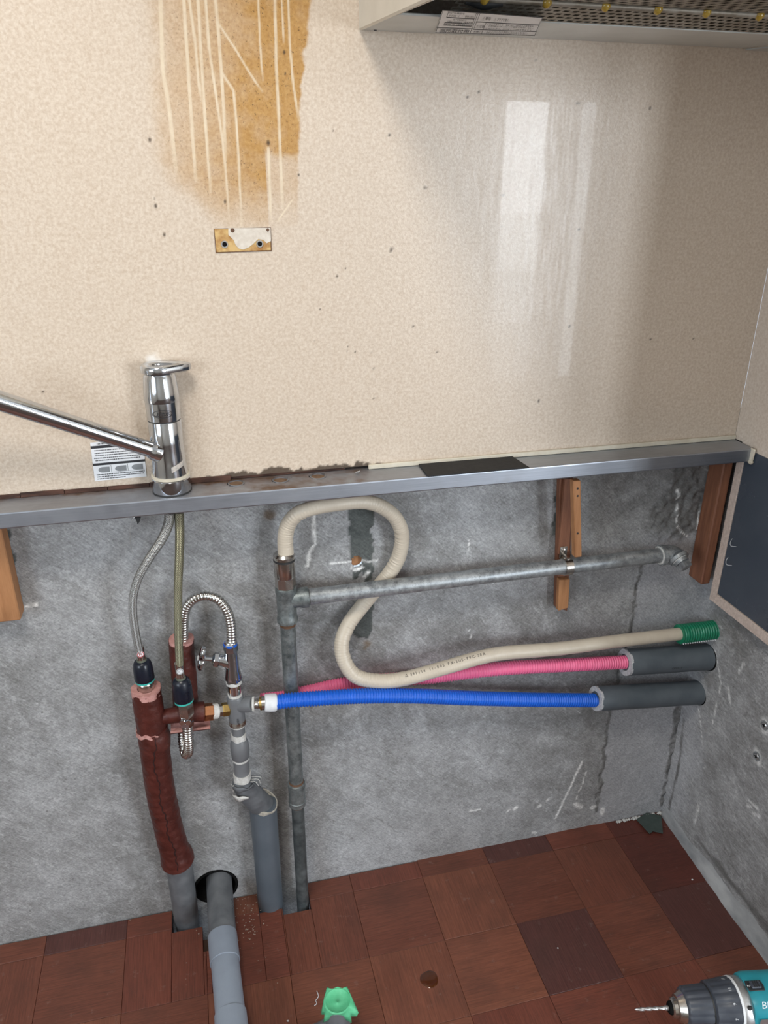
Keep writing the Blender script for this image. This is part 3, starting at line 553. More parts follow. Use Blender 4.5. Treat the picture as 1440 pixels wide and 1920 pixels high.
for i in range(n): j = (i+1) % n; Fc.append((2*i, 2*j, 2*j+1, 2*i+1))
meshobj('oval_mark', V, Fc, INK, tap)
V = []; Fc = []
for i in range(9):
    th = -math.pi/2+.12+i*.11; zz = .034+i*.0009
    for dz in (0, .0075): V.append(at_h(zz+dz)+Vector((math.cos(th), math.sin(th), 0))*(R_(31.2)+.0004))
for i in range(8): Fc.append((2*i, 2*i+2, 2*i+3, 2*i+1))
meshobj('worn_sticker', V, Fc, pm('worn_sticker', (.62, .56, .50), (.35, .33, .31), 220, .6), tap)
# ------------------------------------------------------------------ sticker and plate marks on the cream board
Yf = YP-.0006
def wq(pts, y=Yf): return [W(a, b, y) for a, b in pts]
st = root('care_sticker', W(220, 900, Yf), 'small white care instruction sticker with black lines stuck on the cream board', 'sticker')
A0, B0, D0 = W(169, 829, Yf), W(262, 829, Yf), W(180, 902, Yf)
A0 = W(169, 830, Yf); ux = (W(268, 822, Yf)-A0); uy = (W(178, 902, Yf)-A0)
def sp_(u, v, d=0): p = A0+ux*u+uy*v; return Vector((p.x, Yf-d, p.z))
hexa('paper', [sp_(0, 0), sp_(1, 0), sp_(1, 1), sp_(0, 1)], (0, -.0004, 0), PAPER, st, 0)
def sq(u0, v0, u1, v1): return [sp_(u0, v0, .0006), sp_(u0, v1, .0006), sp_(u1, v1, .0006), sp_(u1, v0, .0006)]
rects('black_band', [sq(0, .09, 1, .16)], INK, st); rects('black_band', [sq(0, .54, 1, .60)], INK, st)
ln = []
for v, us_ in ((.035, (.12, .9)), (.20, (.06, .93)), (.27, (.06, .97)), (.33, (.06, .95)), (.40, (.04, .97)), (.46, (.06, .9)), (.83, (.05, .97)), (.885, (.05, .95)), (.94, (.05, .6))):
    u = us_[0]
    while u < us_[1]: w = random.uniform(.008, .028); ln.append(sq(u, v, min(u+w, .98), v+.026)); u += w+random.uniform(.004, .012)
rects('text_lines', ln, INK, st)
pic = []
for u in (.06, .38, .70):
    cx, cy = u+.07, .71; pts = [sp_(u+.25, .65, .0006), sp_(u+.25, .79, .0006)]
    for i in range(9): a = -math.pi/2-math.pi*i/8; pts.append(sp_(cx+.05+.09*math.cos(a), .72-.07*math.sin(a), .0006))
    pic.append(pts[::-1])
rects('pictogram', pic, INKG, st)
rects('divider', [sq(.335, .61, .341, .80), sq(.655, .61, .661, .80), sq(.33, .795, .98, .80)], INK, st)
pl = root('bracket_scar', W(455, 472, Yf), 'rusty rectangular bracket mark with two screw holes on the cream board', 'bracket mark')
hexa('dark_outline', wq([(401, 429), (507.5, 426), (509.5, 470.5), (404.5, 474.5)]), (0, -.0005, 0), BROWN, pl, 0)
hexa('rusty_rectangle', wq([(402, 430), (506, 427), (508, 469), (406, 473)]), (0, -.0012, 0), RUST, pl, .0004)
hexa('torn_paper', wq([(428, 428), (507, 427), (508, 452), (500, 456), (494, 450), (484, 448), (474, 458), (466, 464), (456, 468), (448, 466), (442, 460), (438, 450), (428, 440)], Yf-.0012), (0, -.0006, 0), pm('torn_backing_paper', (.68, .62, .54), (.58, .51, .43), 160, .8), pl, 0)
for a, b in ((421, 458), (487, 457)):
    p = W(a, b, Yf-.0012); ringm('screw_plug', p, p+Vector((0, -.0012, 0)), .0044, .0030, pm('dusty_plug', (.36, .35, .33), None, 80, .6), pl); cyl('screw_hole', p+Vector((0, .001, 0)), p+Vector((0, -.0008, 0)), .0032, HOLE, pl)
for a, b, w in ((436, 432, 3.5), (502, 431, 2.6)): p = W(a, b, Yf-.0018); turn('chip', p, p+Vector((0, -.0004, 0)), [(0, w*.0008), (1, w*.0007)], BROWN, pl, 7)

# ------------------------------------------------------------------ timber blocks
p0 = W(5, 999, -.032); p1 = W(31, 1133, -.032); xw = (p0.x+p1.x)/2
tag(box('timber_block', (xw-.05, -.032, W(20, 1165, -.032).z), (xw, -.0015, ZL-.0225), WOOD2, None, .0015), 'orange brown timber block fixed under the ledge at the left edge', 'timber')
bx = .8435
tag(box('timber_block', (bx, -.040, W(1314, 1097, -.04).z), (XP-.002, -.0015, ZL-.0225), WOOD, None, .002), 'dark red timber post fixed in the corner under the ledge', 'timber')
tb = root('timber_batten', W(1052, 1146, 0), 'split reddish timber batten holding the pipe clamp under the ledge', 'timber')
hexa('board', [W(a, b, -.014) for a, b in ((1050, 898), (1077, 897), (1064, 1146), (1043, 1140))], (0, .0125, 0), WOOD, tb, .001)
hexa('upper_splint', [W(a, b, -.022) for a, b in ((1060, 898), (1076, 897), (1068, 1034), (1047, 1040), (1054, 970))], (0, .0075, 0), WOOD, tb, .001)
hexa('lower_block', [W(a, b, -.026) for a, b in ((1049, 1088), (1069, 1086), (1066, 1140), (1047, 1146))], (0, .0115, 0), WOOD2, tb, .0012)
tt = root('timber_strip', W(1083, 1051, -.066), 'thin light timber strip hanging in front of the galvanised pipe', 'timber')
hexa('strip', [W(a, b, -.0725) for a, b in ((1075, 902), (1089, 901), (1091, 1044), (1078, 1046))], (0, .0125, 0), WOOD2, tt, .001)
for b in (916, 930, 1000): p = W(1083, b, -.0725); turn('nail_head', p, p+Vector((0, -.0012, 0)), [(0, .0018), (1, .0012)], INK, tt, 8)

# ------------------------------------------------------------------ galvanised gas pipe
YG = -.040; gp = root('gas_pipe', W(560, 1700, YG), 'galvanised steel gas pipe with tee, upright leg and long horizontal run', 'pipe')
def V_(a, b, y=YG): return W(a, b, y)
xg = W(540, 1180, YG).x; rg = 14.3*mpp(V_(540, 1200)); zt = lambda py, px=545: W(px, py, YG).z
G = lambda z: Vector((xg, YG, z))
cyl('upright_pipe', G(zt(1470, 556)), G(zt(1165)), rg, GALVD, gp)
turn('tee', G(zt(1165)), G(zt(1099)), [(0, rg*1.12), (.02, rg*1.34), (.12, rg*1.38), (.18, rg*1.26), (.82, rg*1.26), (.88, rg*1.38), (.98, rg*1.34), (1, rg*1.1)], GALVD, gp)
h0 = V_(579, 1121); h1 = V_(1240, 1039); zc = (h0.z+h1.z)/2; h0.z = h1.z = zc; h0 = Vector((h0.x, YG, zc)); dx = Vector((1, 0, 0))
turn('tee_outlet', Vector((xg, YG, zc)), h0, [(0, rg*1.0), (.3, rg*1.2), (.55, rg*1.22), (.7, rg*1.36), (.97, rg*1.34), (1, rg*1.1)], GALVD, gp)
ringm('thread_band', h0, h0+dx*.003, rg*1.03, rg*.9, BROWN, gp)
ringm('thread_band', G(zt(1171)), G(zt(1165)), rg*1.04, rg*.9, BROWN, gp)
cyl('horizontal_pipe', h0, Vector((h1.x, YG, zc)), rg*1.07, GALV, gp)
zc1, zc2 = zt(1508, 560), zt(1466, 558)
turn('coupling', G(zc1), G(zc2), [(0, rg*1.05), (.03, rg*1.24), (.2, rg*1.26), (.22, rg*1.18), (.8, rg*1.18), (.82, rg*1.28), (.97, rg*1.24), (1, rg*1.05)], GALVD, gp)
ringm('thread_band', G(zc2), G(zc2+.004), rg*1.05, rg*.9, BROWN, gp); ringm('thread_band', G(zc1-.002), G(zc1+.0005), rg*1.05, rg*.8, BROWN, gp)
cyl('lower_pipe', G(-.10), G(zc1), rg*.93, pm('dark_galvanised', (.055, .065, .068), (.13, .145, .148), 60, .45, .6, .4), gp)
hx = h1.x; e_ = Vector((hx, YG, zc)); e2 = W(1273, 1047, -.056); e3 = W(1291, 1070, -.078)
sweep('elbow', [e_, e_+dx*.012, e_+dx*.022+Vector((0, -.003, -.002)), e2], [rg*1.28, rg*1.4, rg*1.4, rg*1.3], GALV, gp, step=.002)
ringm('elbow_bead', e_-dx*.003, e_+dx*.004, rg*1.5, rg, GALV, gp); ringm('white_seal', e_-dx*.0042, e_-dx*.003, rg*1.32, rg, TAPEW, gp)
ax = (e3-e2).normalized(); ringm('elbow_bead', e2-ax*.003, e2+ax*.003, rg*1.45, rg*.8, GALV, gp); ringm('white_seal', e2+ax*.003, e2+ax*.0042, rg*1.1, rg*.8, TAPEW, gp)
turn('plug', e2+ax*.003, e2+ax*.010, [(0, rg*1.05), (1, rg*1.05)], GALV, gp); turn('plug_head', e2+ax*.010, e2+ax*.021, [(0, rg*.95), (.9, rg*.95), (1, rg*.85)], GALV, gp, 4, 20)
cl = root('pipe_clamp', W(1064, 1072, YG), 'small zinc saddle clamp round the pipe on the timber batten', 'clamp')
cxp = W(1064, 1050, YG).x
ringm('clamp_strap', (cxp-.0065, YG, zc), (cxp+.0065, YG, zc), rg*1.07+.0022, rg*1.07+.0002, NICKEL, cl)
box('clamp_tab', (cxp-.0065, -.0245, zc+rg*.6), (cxp+.0065, -.0225, zc+rg+.017), NICKEL, cl, .0008); box('clamp_rib', (cxp-.002, -.045, zc+rg), (cxp+.002, -.0245, zc+rg+.004), NICKEL, cl, .0006)
turn('clamp_screw', (cxp, -.0245, zc+rg+.011), (cxp, -.0275, zc+rg+.011), [(0, .004), (.6, .004), (1, .002)], NICKEL, cl)

# ------------------------------------------------------------------ cream gas hose
gh = root('gas_hose', G(zt(1100)), 'cream ribbed vinyl gas hose looping in an S from the tee to the right wall', 'hose')
zn0, zn1 = zt(1101), zt(1036, 537); k = rg
turn('union_nut', G(zn0+.001), G(zn0+.022), [(0, k*1.22), (.1, k*1.30), (.9, k*1.30), (1, k*1.2)], NICKEL, gh, 8, 20)
turn('union_sleeve', G(zn0+.020), G(zn1-.011), [(0, k*1.28), (.05, k*1.34), (.95, k*1.34), (1, k*1.25)], NICKEL, gh)
ringm('black_ring', G(zn1-.012), G(zn1-.009), k*1.38, k*1.0, BLACK, gh); turn('union_collar', G(zn1-.0095), G(zn1), [(0, k*1.3), (.1, k*1.36), (.6, k*1.36), (1, k*1.1)], NICKEL, gh)
YH = -.0135
hp = [(536, 1040, YG, 15), (535, 1010, YG, 14.8), (540, 985, -.042, 14.6), (556, 965, -.048, 14.4), (585, 953, -.052, 14), (630, 945, -.050, 13.8), (680, 941, -.046, 13.8), (715, 950, -.040, 13.8), (742, 972, -.032, 13.8), (754, 1005, -.024, 13.8), (747, 1045, -.017, 14), (728, 1078, YH, 14), (704, 1106, YH, 14), (680, 1135, YH, 14), (654, 1170, -.020, 14), (641, 1205, -.030, 14), (646, 1240, -.040, 14), (668, 1268, -.048, 14), (710, 1277, -.052, 14), (760, 1272, -.054, 13.6), (830, 1253, -.055, 13.4), (900, 1233, -.053, 13.2), (950, 1224, -.050, 13), (1050, 1216, -.048, 12.6), (1150, 1203, -.047, 12.2), (1278, 1188, -.045, 11.8)]
def wr(s, th, kd):
    ph = np.sin(2*math.pi*s/.0043); cv = np.clip(np.abs(kd)*3.2, 0, 1); inner = np.clip(kd*4, 0, 1)
    return 1+.005*ph+.03*cv*ph+.16*inner*(np.abs(np.sin(math.pi*s/.0088+1.1*np.sin(s*150)))-.75)*(.65+.35*np.sin(s*97))
T('hose', hp, HOSE, gh, seg=28, step=.0009, rfun=wr, key='hose', cap=True)
C, r_, s, Tn = PATHS['hose']
# printed lettering following the hose
def print_along(body, key, p_start, size, mat, parent, up, spacing=1.0, sx=1):
    C, r_, s, Tn = PATHS[key]; d = np.linalg.norm(C-np.array(p_start), axis=1); s0 = s[d.argmin()]; V = []; Fc = []
    for ch in body:
        i = int(np.searchsorted(s, s0)); i = min(i, len(s)-1)
        if ch != ' ':
            t = Vector(Tn[i]); n = (EYE-Vector(C[i])); n -= t*n.dot(t); n.normalize(); n = (n+up*Vector((0, 0, 1))).normalized(); n -= t*n.dot(t); n.normalize(); yd = n.cross(t)
            o = text('c', ch, size, Vector(C[i])+n*(r_[i]*1.015), t, yd, mat, None, .0003, 'LEFT', sx); b0 = len(V); off = o.location
            V += [v.co+off for v in o.data.vertices]; Fc += [tuple(b0+q for q in p.vertices) for p in o.data.polygons]; me = o.data; ORG.pop(o); bpy.data.objects.remove(o); bpy.data.meshes.remove(me)
        s0 += size*.62*spacing
    return meshobj('printing', V, Fc, mat, parent)
print_along('△ 391114 11-005 FX-SUS-PVC-20A', 'hose', W(758, 1270, -.055), .0068, INK, gh, .25, 1.12, .85)
rib = lambda per, amp: (lambda s, th, kd: 1-amp*np.clip(.5-.9*np.cos(2*math.pi*s/per), 0, 1))
gs = root('hose_sleeve', W(1305, 1200, -.045), 'green corrugated sleeve with a white dashed stripe entering the right wall', 'sleeve')
ge = X(1338, 1181, XR); a_ = W(1273, 1189, -.045)
sweep('corrugated_sleeve', [a_, (a_+ge)/2, Vector((XR+.004, ge.y, ge.z))], [18.5*mpp(a_)]*3, GREEN, gs, step=.0006, rfun=rib(.0052, .10), seg=28, key='gs')
dr = (ge-a_); n_ = 15
for i in range(n_):
    p = a_+dr*((i+.7)/(n_+.3))+Vector((0, -.0130, -.0130)); box('stripe_dash', (p.x-.0013, p.y-.0012, p.z-.0012), (p.x+.0009, p.y+.0012, p.z+.0012), WHITE, gs, .0004)

# ------------------------------------------------------------------ pink and blue water tubes with grey lagging
pk = root('pink_tube', W(700, 1290, -.02), 'bright pink corrugated water tube running behind the cream hose', 'tube')
T('corrugated_tube', [(490, 1308, -.026, 8.5), (530, 1304, -.018, 9), (575, 1295, -.012, 10.5), (640, 1283, -.0125, 12.5), (720, 1275, -.016, 13), (800, 1270, -.021, 13), (880, 1260, -.027, 13.2), (960, 1252, -.033, 13.2), (1080, 1246, -.038, 13), (1180, 1241, -.041, 12.8)], PINK, pk, seg=24, step=.0006, rfun=rib(.0048, .12))
bl = root('blue_tube', W(800, 1308, -.06), 'bright blue corrugated water tube running along the wall', 'tube')
T('corrugated_tube', [(514, 1317, -.068, 14.5), (545, 1313, -.071, 14.6), (600, 1309, -.071, 14.6), (680, 1305, -.068, 14.5), (780, 1305, -.062, 14.2), (880, 1309, -.055, 13.8), (1000, 1312, -.048, 13.4), (1120, 1313, -.044, 13)], BLUE, bl, seg=24, step=.0006, rfun=rib(.0048, .12))
cp = [W(496, 1318, -.067), W(519, 1317, -.068)]; kk = mpp(cp[0])
turn('white_end_cap', cp[0], cp[1], [(0, 14.5*kk), (.04, 16*kk), (.45, 17.2*kk), (.85, 17*kk), (1, 15*kk)], WHITE, bl)
turn('brass_nipple', W(473, 1320, -.064), W(498, 1318, -.067), [(0, 9.5*kk), (.2, 10*kk), (.22, 9.2*kk), (.4, 10*kk), (.45, 9.4*kk), (.72, 10*kk), (.74, 13*kk), (1, 13*kk)], NICKEL, bl)
ringm('brass_collar', W(488, 1319, -.0655), W(497, 1318, -.067), 12.8*kk, 8*kk, BRASS, bl)
def lagging(nm, a, ya, px2, hw, lab, ring):
    A = W(*a, ya); B = X(*px2, XR); B = Vector((XR+.006, B.y, B.z)); r = root(nm, (A+B)/2, lab, 'lagging', 'grey lagging sleeves'); k = mpp(A)*hw
    turn('foam_sleeve', A, B, [(0, k*.6), (0, k*.97), (.01, k), (.25, k*1.0), (.5, k*1.02), (.75, k*1.0), (1, k*1.03)], LAG, r)
    d = (B-A).normalized(); ringm('foam_end', A-d*.0012, A+d*.004, k*1.0, k*.62, pm('fuzzy_foam', (.42, .43, .46), (.58, .58, .60), 300, .95, bump=.8), r, rfun=lambda q: 1+.012*math.sin(q*5))
    cyl('wall_joint', Vector((XR+.006, B.y, B.z))-d*.008, Vector((XR+.006, B.y, B.z)), k*1.07, HOLE, r)
    return r, A, B, k
r, A, B, k = lagging('lagging_sleeve', (1172, 1242), -.041, (1327, 1232), 25, 'slate grey foam lagging over the pink tube end', 0)
text('printing', 'CP50-15', .006, A.lerp(B, .45)+Vector((0, -k, -.004)), (B-A), (0, -.1, 1), INK, r, .0012)
r, A, B, k = lagging('lagging_sleeve', (1117, 1310), -.044, (1309, 1299), 23, 'slate grey foam lagging over the blue tube end', 0)

# ------------------------------------------------------------------ grey PVC water riser with stop valve
YT = -.052; pv = root('pvc_riser', W(510, 1705, -.026), 'grey plastic water riser with tee, reducer and wrapped elbow', 'pipe')
xt = W(443, 1330, YT).x; P_ = lambda py, px=443: Vector((xt, YT, W(px, py, YT).z)); k = mpp(P_(1330))
turn('tee_body', P_(1357), P_(1303), [(0, 14*k), (.04, 15.6*k), (.25, 15.4*k), (.75, 15.4*k), (.96, 15.6*k), (1, 14*k)], PVC, pv)
turn('tee_branch', P_(1322), W(474, 1320, -.064), [(0, 13*k), (.5, 14*k), (.6, 15*k), (.97, 15*k), (1, 13.5*k)], PVC, pv)
ringm('branch_tape', W(473, 1320.2, -.0637), W(477, 1320, -.0642), 13.8*k, 8*k, TAPEW, pv)
text('moulded_mark', 'HIVP', .0055, P_(1338)+Vector((-.001, -15.6*k, 0)), (0, 0, -1), (1, 0, 0), INK, pv, .0006)
turn('rust_smudge', P_(1357), P_(1349), [(0, 15.75*k), (1, 15.7*k)], pm('smudged_glue', (.17, .15, .13), (.07, .03, .018), 150, .7, lo=.4, hi=.55), pv)
ringm('white_tape', P_(1361), P_(1356), 13.4*k, 10*k, TAPEW, pv); cyl('short_pipe', P_(1380), P_(1358), 12.6*k, PVC, pv)
ringm('white_tape', P_(1386), P_(1375), 13.8*k, 10*k, TAPEW, pv, rfun=lambda a: 1+.04*math.sin(a*5))
turn('reducer', P_(1421, 447), P_(1384), [(0, 15.2*k), (.05, 17*k), (.55, 17.8*k), (.72, 17.4*k), (.9, 15*k), (1, 13*k)], PVC, pv)
ringm('white_tape', P_(1424, 448), P_(1420, 448), 15.6*k, 10*k, TAPEW, pv); cyl('short_pipe', P_(1458, 450), P_(1421, 448), 15*k, PVC, pv)
ringm('white_tape', P_(1463, 451), P_(1449, 450), 17*k, 12*k, TAPEW, pv, rfun=lambda a: 1+.05*math.sin(a*4+1))
YS = -.0275; xs_ = W(507, 1690, YS).x; ks = mpp(W(500, 1600, YS)); zs = W(497, 1505, YS).z; top = Vector((xs_, YS, zs))
p_a = P_(1461, 451); p_b = P_(1474, 452)
tw = [p_a, p_b+Vector((.001, .001, 0)), p_b.lerp(top, .45)+Vector((0, 0, -.004)), top+Vector((-.002, 0, -.004))]
sweep('wrapped_elbow', tw, [18*k, 21*k, 23.5*k, 24.5*k], PVCD, pv, step=.0015, seg=32, rfun=lambda s, th, kd: 1+.012*np.sin(th*5+s*120)+.006*np.sin(s*500+th*3))
# torn white wrapping around the elbow mouth
def scrapband(name, c, rad, z0, z1, a0, a1, mat, parent, n=22, jag=.004):
    V = []; Fc = []
    for i in range(n+1):
        a = a0+(a1-a0)*i/n
        for zz, q in ((z0, 1.0), (z1, 1.03)):
            V.append(Vector(c)+Vector((math.cos(a)*rad*q, math.sin(a)*rad*q, zz+jag*(math.sin(a*3+zz*300)*.7+math.sin(a*7.3+1)*.3))))
    for i in range(n): Fc.append((2*i, 2*i+2, 2*i+3, 2*i+1))
    o = meshobj(name, V, Fc, mat, parent, 60); m = o.modifiers.new('s', 'SOLIDIFY'); m.thickness = .0012; return o
scrapband('torn_tape', P_(1468, 452), 22*k, -.004, .004, -3.1, -.3, PVCD, pv); scrapband('torn_wrap', P_(1484, 448), 22.5*k, -.004, .003, -2.9, -1.2, TAPEW, pv, jag=.003); scrapband('torn_wrap', P_(1470, 448), 21.5*k, -.011, .006, -3.15, -2.6, TAPEW, pv, 8)
for i in range(7):
    a = -.9+i*.22; b0 = P_(1462, 455)+Vector((math.cos(a)*17*k, math.sin(a)*17*k, .001)); sweep('loose_thread', [b0, b0+Vector((.006+.002*i, -.003, .003-.001*i)), b0+Vector((.014, -.006+.001*i, -.006-.001*i))], .0005, TAPEW if i % 2 else PVCD, pv, seg=5)
turn('sleeve_pipe', Vector((xs_, YS, -.09)), top, [(0, 23.2*ks), (1, 24.6*ks)], PVC2 if False else pm('blue_grey_pvc', (.085, .104, .124), (.105, .124, .146), 16, .4, .5), pv)
ringm('sleeve_rim', top+Vector((0, 0, -.0015)), top+Vector((.004, -.002, .006)), 25.2*ks, 22*ks, pm('cream_foam_rim', (.52, .49, .42), (.34, .31, .26), 200, .9, bump=.5), pv, rfun=lambda a: 1+.02*math.sin(a*6))
vl = root('stop_valve', P_(1303), 'polished chrome angle stop valve with lever handle on the grey riser', 'valve')
ringm('white_tape', P_(1305), P_(1299), 13.2*k, 9*k, TAPEW, vl); turn('tail_pipe', P_(1303), P_(1277), [(0, 12*k), (1, 12*k)], CHROME, vl)
ringm('white_tape', P_(1280), P_(1274), 14.4*k, 9*k, TAPEW, vl)
turn('base_hex', P_(1277), P_(1262), [(0, 13.5*k), (.15, 16*k), (.6, 15.5*k), (1, 12.5*k)], CHROME, vl, 6, 20)
turn('valve_body', P_(1270), P_(1216), [(0, 15*k), (.12, 14.8*k), (.35, 12.4*k), (.8, 12.4*k), (1, 11*k)], CHROME, vl, 32, 60)
turn('top_nut', P_(1220), P_(1203), [(0, 11.5*k), (.1, 13.2*k), (.85, 13.2*k), (1, 11*k)], CHROME, vl, 6, 20)
ringm('blue_ring', P_(1208), P_(1204.5), 12.4*k, 9*k, BLUE, vl)
vb = P_(1238); va = W(410, 1237, YT+.001); vd = (va-vb).normalized()
sweep('valve_branch', [vb+Vector((0, 0, -.008)), vb+vd*.008+Vector((0, 0, -.002)), vb+vd*.016, va], [11*k, 11.5*k, 11*k, 10.6*k], CHROME, vl, step=.0012, seg=28)
turn('packing_nut', va-vd*.001, va+vd*.010, [(0, 11*k), (.15, 13.4*k), (.7, 13.2*k), (1, 7.5*k)], CHROME, vl, 6, 20)
cyl('stem', va+vd*.008, va+vd*.022, 4.2*k, CHROME, vl)
hc_ = va+vd*.021
# three-lobed handle around the stem axis
def handle():
    u = vd.cross(Vector((0, 0, 1))).normalized(); w = u.cross(vd); n = 48; V = []; Fc = []
    lay = [(0, .5), (.0006, .82), (.002, .98), (.0045, 1), (.007, .95), (.009, .75), (.0098, .3)]
    for z, q in lay:
        for i in range(n):
            a = 2*math.pi*i/n; rr = (17+11*math.cos(2*a+.5))*k*q; V.append(hc_+vd*z+(w*math.cos(a)+u*math.sin(a))*rr)
    for L in range(len(lay)-1):
        for i in range(n): j = (i+1) % n; Fc.append((L*n+i, L*n+j, L*n+n+j, L*n+n+i))
    Fc.append(tuple(range(n))[::-1]); Fc.append(tuple((len(lay)-1)*n+i for i in range(n)))
    return meshobj('handle', V, Fc, CHROME, vl, 50)
hd = handle(); cyl('handle_cap', hc_+vd*.0095, hc_+vd*.0115, 5*k, WHITE, hd)

# ------------------------------------------------------------------ red lagged copper pipes
rp = root('lagged_hot_pipe', W(350, 1735, -.022), 'oxblood red lagged hot water pipe rising from the floor', 'pipe')
crk = lambda s, th, kd: 1+.012*np.sin(th*3+s*60)+.010*np.sin(th*11+s*190+2*np.sin(s*70))+.008*np.sin(s*420+th*2)
T('jacket', [(285, 1364, -.050, 28.5), (290, 1385, -.050, 29.5), (291.5, 1411, -.050, 27), (296.5, 1455, -.046, 26.6), (304.5, 1500, -.041, 26.4), (314, 1544, -.035, 26), (325, 1585, -.030, 26.4), (331, 1604, -.028, 29.5), (333, 1612, -.027, 31)], REDJ, rp, seg=40, step=.002, rfun=crk, key='rj')
T('upper_jacket', [(274.2, 1293.5, -.052, 27), (277, 1315, -.052, 27), (282, 1345, -.051, 27.2), (285, 1368, -.050, 27)], REDJ, rp, seg=40, step=.002, rfun=crk)
a_, b_ = W(273.8, 1290, -.052), W(275, 1301, -.052); kr = mpp(a_)
ringm('pink_foam', b_, a_, 27.2*kr, 16*kr, PINKF, rp, 40, lambda q: 1+.03*math.sin(q*3)+.015*math.sin(q*8))
a_, b_ = W(285, 1371, -.050), W(284.6, 1364.5, -.050)
def tornring(name, c0, c1, ro, ri, mat, parent):
    t = (Vector(c1)-Vector(c0)).normalized(); u = t.cross(Vector((0, -1, .2))).normalized(); v = t.cross(u); V = []; n = 48; Fc = []
    for i in range(n):
        a = 2*math.pi*i/n; j = .003*math.sin(a*3+.6)+.0015*math.sin(a*9)
        for rr, q in ((ri, 0), (ri, 1), (ro, 1), (ro*1.005, 0)): V.append(Vector(c0)+(Vector(c1)-Vector(c0))*q+t*j+(u*math.cos(a)+v*math.sin(a))*rr)
    for i in range(n):
        b = ((i+1) % n)*4; a = i*4
        for q in range(4): Fc.append((a+q, b+q, b+(q+1) % 4, a+(q+1) % 4))
    return meshobj(name, V, Fc, mat, parent, 50)
tornring('torn_foam_edge', a_, b_, 29.6*kr, 25*kr, PINKF, rp)
C, r_, s, Tn = PATHS['rj']; sl = []
for i in range(2, len(C)-2, 2):
    n = Vector(EYE)-Vector(C[i]); t = Vector(Tn[i]); n -= t*n.dot(t); n.normalize(); sd = n.cross(t); q = .002*math.sin(i*.16)+.0011*math.sin(i*.7)-.002; sl.append(Vector(C[i])+(n*math.sqrt(max(r_[i]**2-q*q, 0))+sd*q)*1.006)
sweep('slit_seam', sl, .0008, SEAM, rp, seg=6, step=.003, cap=False)
T('floor_sleeve', [(335, 1606, -.027, 24), (340, 1650, -.025, 23.6), (347, 1700, -.023, 22.6), (353, 1742, -.021, 21), (362, 1800, -.019, 20)], PVCD, rp, seg=32)
T('branch_jacket', [(296, 1346, -.050, 14), (318, 1342, -.055, 14.5), (345, 1338, -.058, 16), (368, 1335, -.058, 18.5), (383, 1334, -.058, 18.8)], REDJ, rp, seg=32, step=.002, rfun=crk)
# half shell of lagging hanging below the branch
V = []; Fc = []; n = 9; s0, s1 = W(320, 1366, -.058), W(394, 1357, -.060); ksh = mpp(s0)
for q in range(2):
    for i in range(n):
        a = math.pi*(1.05+.9*i/(n-1))
        for rr in (17*ksh, 11*ksh):
            V.append((s0 if q == 0 else s1)+Vector((0, math.cos(a)*rr, math.sin(a)*rr*.62+.003)))
for i in range(n-1):
    a = 2*i; b = 2*n+2*i; Fc += [(a, a+2, b+2, b), (a+1, b+1, b+3, a+3), (a, a+1, a+3, a+2), (b, b+2, b+3, b+1)]
Fc += [(0, 2*n, 2*n+1, 1), (2*n-2, 2*n-1, 4*n-1, 4*n-2)]
o = meshobj('open_half_shell', V, Fc, REDJ, rp, 40); o.data.materials.append(PINKF)
pk_ = [i for i in range(len(o.data.polygons)) if i >= len(o.data.polygons)-2 or (i % 4 == 1)]
for i in pk_: o.data.polygons[i].material_index = 1
def fit(nm, a, b, ra, mat, seg, par, y0=-.058, y1=-.056):
    A = W(*a, y0); B = W(*b, y1); kq = mpp(A); return turn(nm, A, B, [(0, (ra-1.5)*kq), (.15, ra*kq), (.85, ra*kq), (1, (ra-1.5)*kq)], mat, par, seg, 20 if seg == 6 else 40)
fit('copper_nut', (381, 1336), (401, 1334), 16.5, COPPER, 6, rp); fit('thread_tape', (398, 1334), (409, 1333), 14.5, TAPEW, 20, rp); fit('silver_nut', (406, 1333), (420, 1331), 11, NICKEL, 6, rp, -.057, -.055); fit('brass_nut', (416, 1331), (430, 1329), 13, BRASS, 6, rp, -.055, -.053)
rb = root('lagged_cold_pipe', W(347, 1345, -.026), 'red lagged pipe stub behind the olive braided hose', 'pipe')
T('jacket', [(340, 1199, -.026, 23.2), (341, 1220, -.026, 23), (345, 1270, -.026, 23), (348, 1320, -.026, 23), (349, 1345, -.028, 22)], REDJ, rb, seg=36, step=.002, rfun=crk)
a_, b_ = W(340, 1197, -.026), W(340.4, 1202, -.026); kr = mpp(a_); ringm('pink_foam', b_, a_, 23.3*kr, 11*kr, PINKF, rb, 36, lambda q: 1+.03*math.sin(q*4)); cyl('foam_hole', b_, a_.lerp(b_, .4), 12*kr, SEAM, rb)

